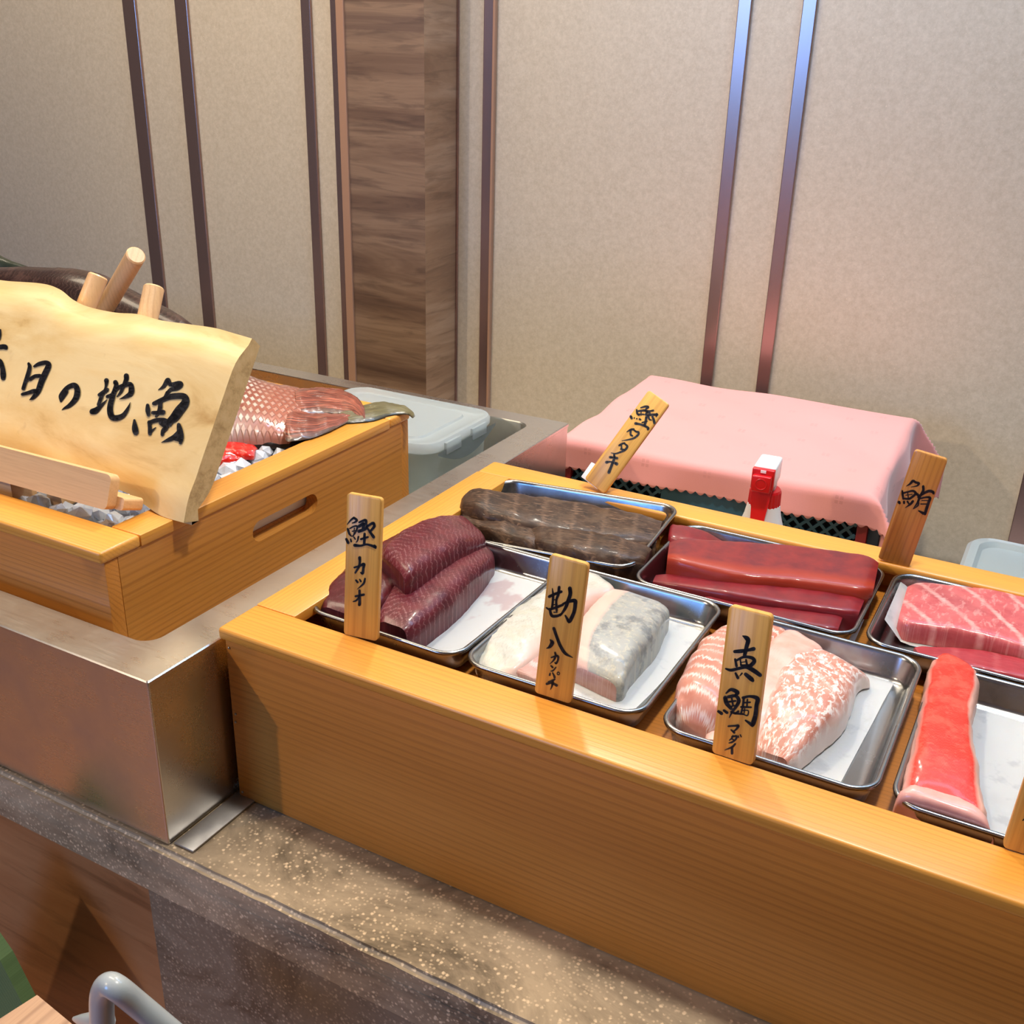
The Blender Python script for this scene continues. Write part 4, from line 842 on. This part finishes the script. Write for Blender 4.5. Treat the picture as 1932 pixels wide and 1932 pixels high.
# head points towards the viewer, slightly left
yw = math.radians(5); hm = Matrix.Translation((c.x, SY, zc)) @ Matrix.Rotation(yw, 4, 'Z')
def hb(name, a, b, mat, bev=.002, tp=None):
    bm = bmesh.new(); vs = box(bm, a, b, bev, 3)
    if tp:
        for q in vs: tp(q)
    bmesh.ops.transform(bm, matrix=hm, verts=bm.verts[:]); return mobj(name, bm, M[mat], sp)
def hood(q):
    if q.co.z > .045: q.co.y += 0; 
    if q.co.y > 0 and q.co.z < .04: q.co.y -= (.04 - q.co.z) * .25
hb('neck', (-.010, -.006, .018), (.010, .014, .032), 'grey_clip')
hb('housing', (-.0125, -.026, .030), (.0125, .016, .056), 'white_plastic', .003, hood)
hb('housing', (-.0105, -.004, .015), (.0105, .012, .036), 'white_plastic', .002)
nz = hb('nozzle', (-.0125, -.033, .030), (.0125, -.0255, .0545), 'red_plastic', .0015)
bm = bmesh.new(); ring = []
for k in range(33): a = 2 * math.pi * k / 32; ring.append(hm @ V((.0062 * math.cos(a), -.040, .0395 + .0062 * math.sin(a))))
tube(bm, ring, .0007, 6, False); mobj('nozzle_ring', bm, M['red_plastic'], nz)
hb('nozzle_cap', (-.0105, -.040, .0295), (.0105, -.033, .0485), 'red_plastic', .0015)
bm = bmesh.new(); rr_ = []
for y_, z_, wx in ((-.024, .030, .0105), (-.027, .016, .010), (-.030, .002, .0085), (-.034, -.012, .0072), (-.040, -.028, .0065)):
    rr_.append([hm @ V(p) for p in ((-wx, y_ - .003, z_), (wx, y_ - .003, z_), (wx, y_ + .003, z_), (-wx, y_ + .003, z_))])
loft(bm, rr_); bmesh.ops.recalc_face_normals(bm, faces=bm.faces[:]); mobj('trigger', bm, M['red_plastic'], sp, angle=30)
bm = bmesh.new(); box(bm, (-.003, -.0337, .0505), (.003, -.0328, .0535)); bmesh.ops.transform(bm, matrix=hm, verts=bm.verts[:]); mobj('nozzle_mark', bm, M['white_plastic'], nz)

# ------------------------------------------------------------------ foreground, bottom left
YH = -.24
hr = thing('grey_handrail', 'pale grey painted metal tube handle at the bottom left, in front of the counter', 'handle', tuple(at(196, 1932, y=YH)))
bm = bmesh.new(); tube(bm, crom([at(197, 2060, y=YH), at(194, 1960, y=YH), at(192, 1900, y=YH), at(194, 1872, y=YH), at(204, 1858, y=YH), at(222, 1865, y=YH), at(262, 1897, y=YH + .008), at(340, 1962, y=YH + .02)], 40), .0072, 20)
mobj('tube', bm, M['grey_paint'], hr, angle=60)
bm = bmesh.new(); p0 = at(140, 1922, y=YH + .004); p1 = at(196, 1930, y=YH); tube(bm, [p0, p0.lerp(p1, .3), p0.lerp(p1, .7), p1], [.0014, .0038, .0062, .0075], 14); mobj('bracket', bm, M['grey_paint'], hr)
ZB = at(70, 1877, y=-.22).z; k0 = at(70, 1877, z=ZB); k1 = at(200, 1985, z=ZB); k2 = at(-60, 1960, z=ZB)
bm = bmesh.new(); vv = [k0, k1, k1 + (k2 - k0), k2]; extrude_poly(bm, vv, [], V((0, 0, -.03)))
tag(mobj('wooden_stool_seat', bm, M['block_wood'], smooth=False), 'corner of a grained wooden seat at the bottom left, beside the grey tube', 'stool')
g0 = [at(*p, y=-.16) for p in ((-120, 1640), (0, 1812), (48, 1905), (60, 2050), (-200, 2050))]
bm = bmesh.new(); extrude_poly(bm, g0, [], V((0, .012, 0)))
tag(mobj('green_cushion', bm, M['green'], smooth=False), 'green woven cushion corner at the bottom left edge, behind the wooden seat', 'cushion')
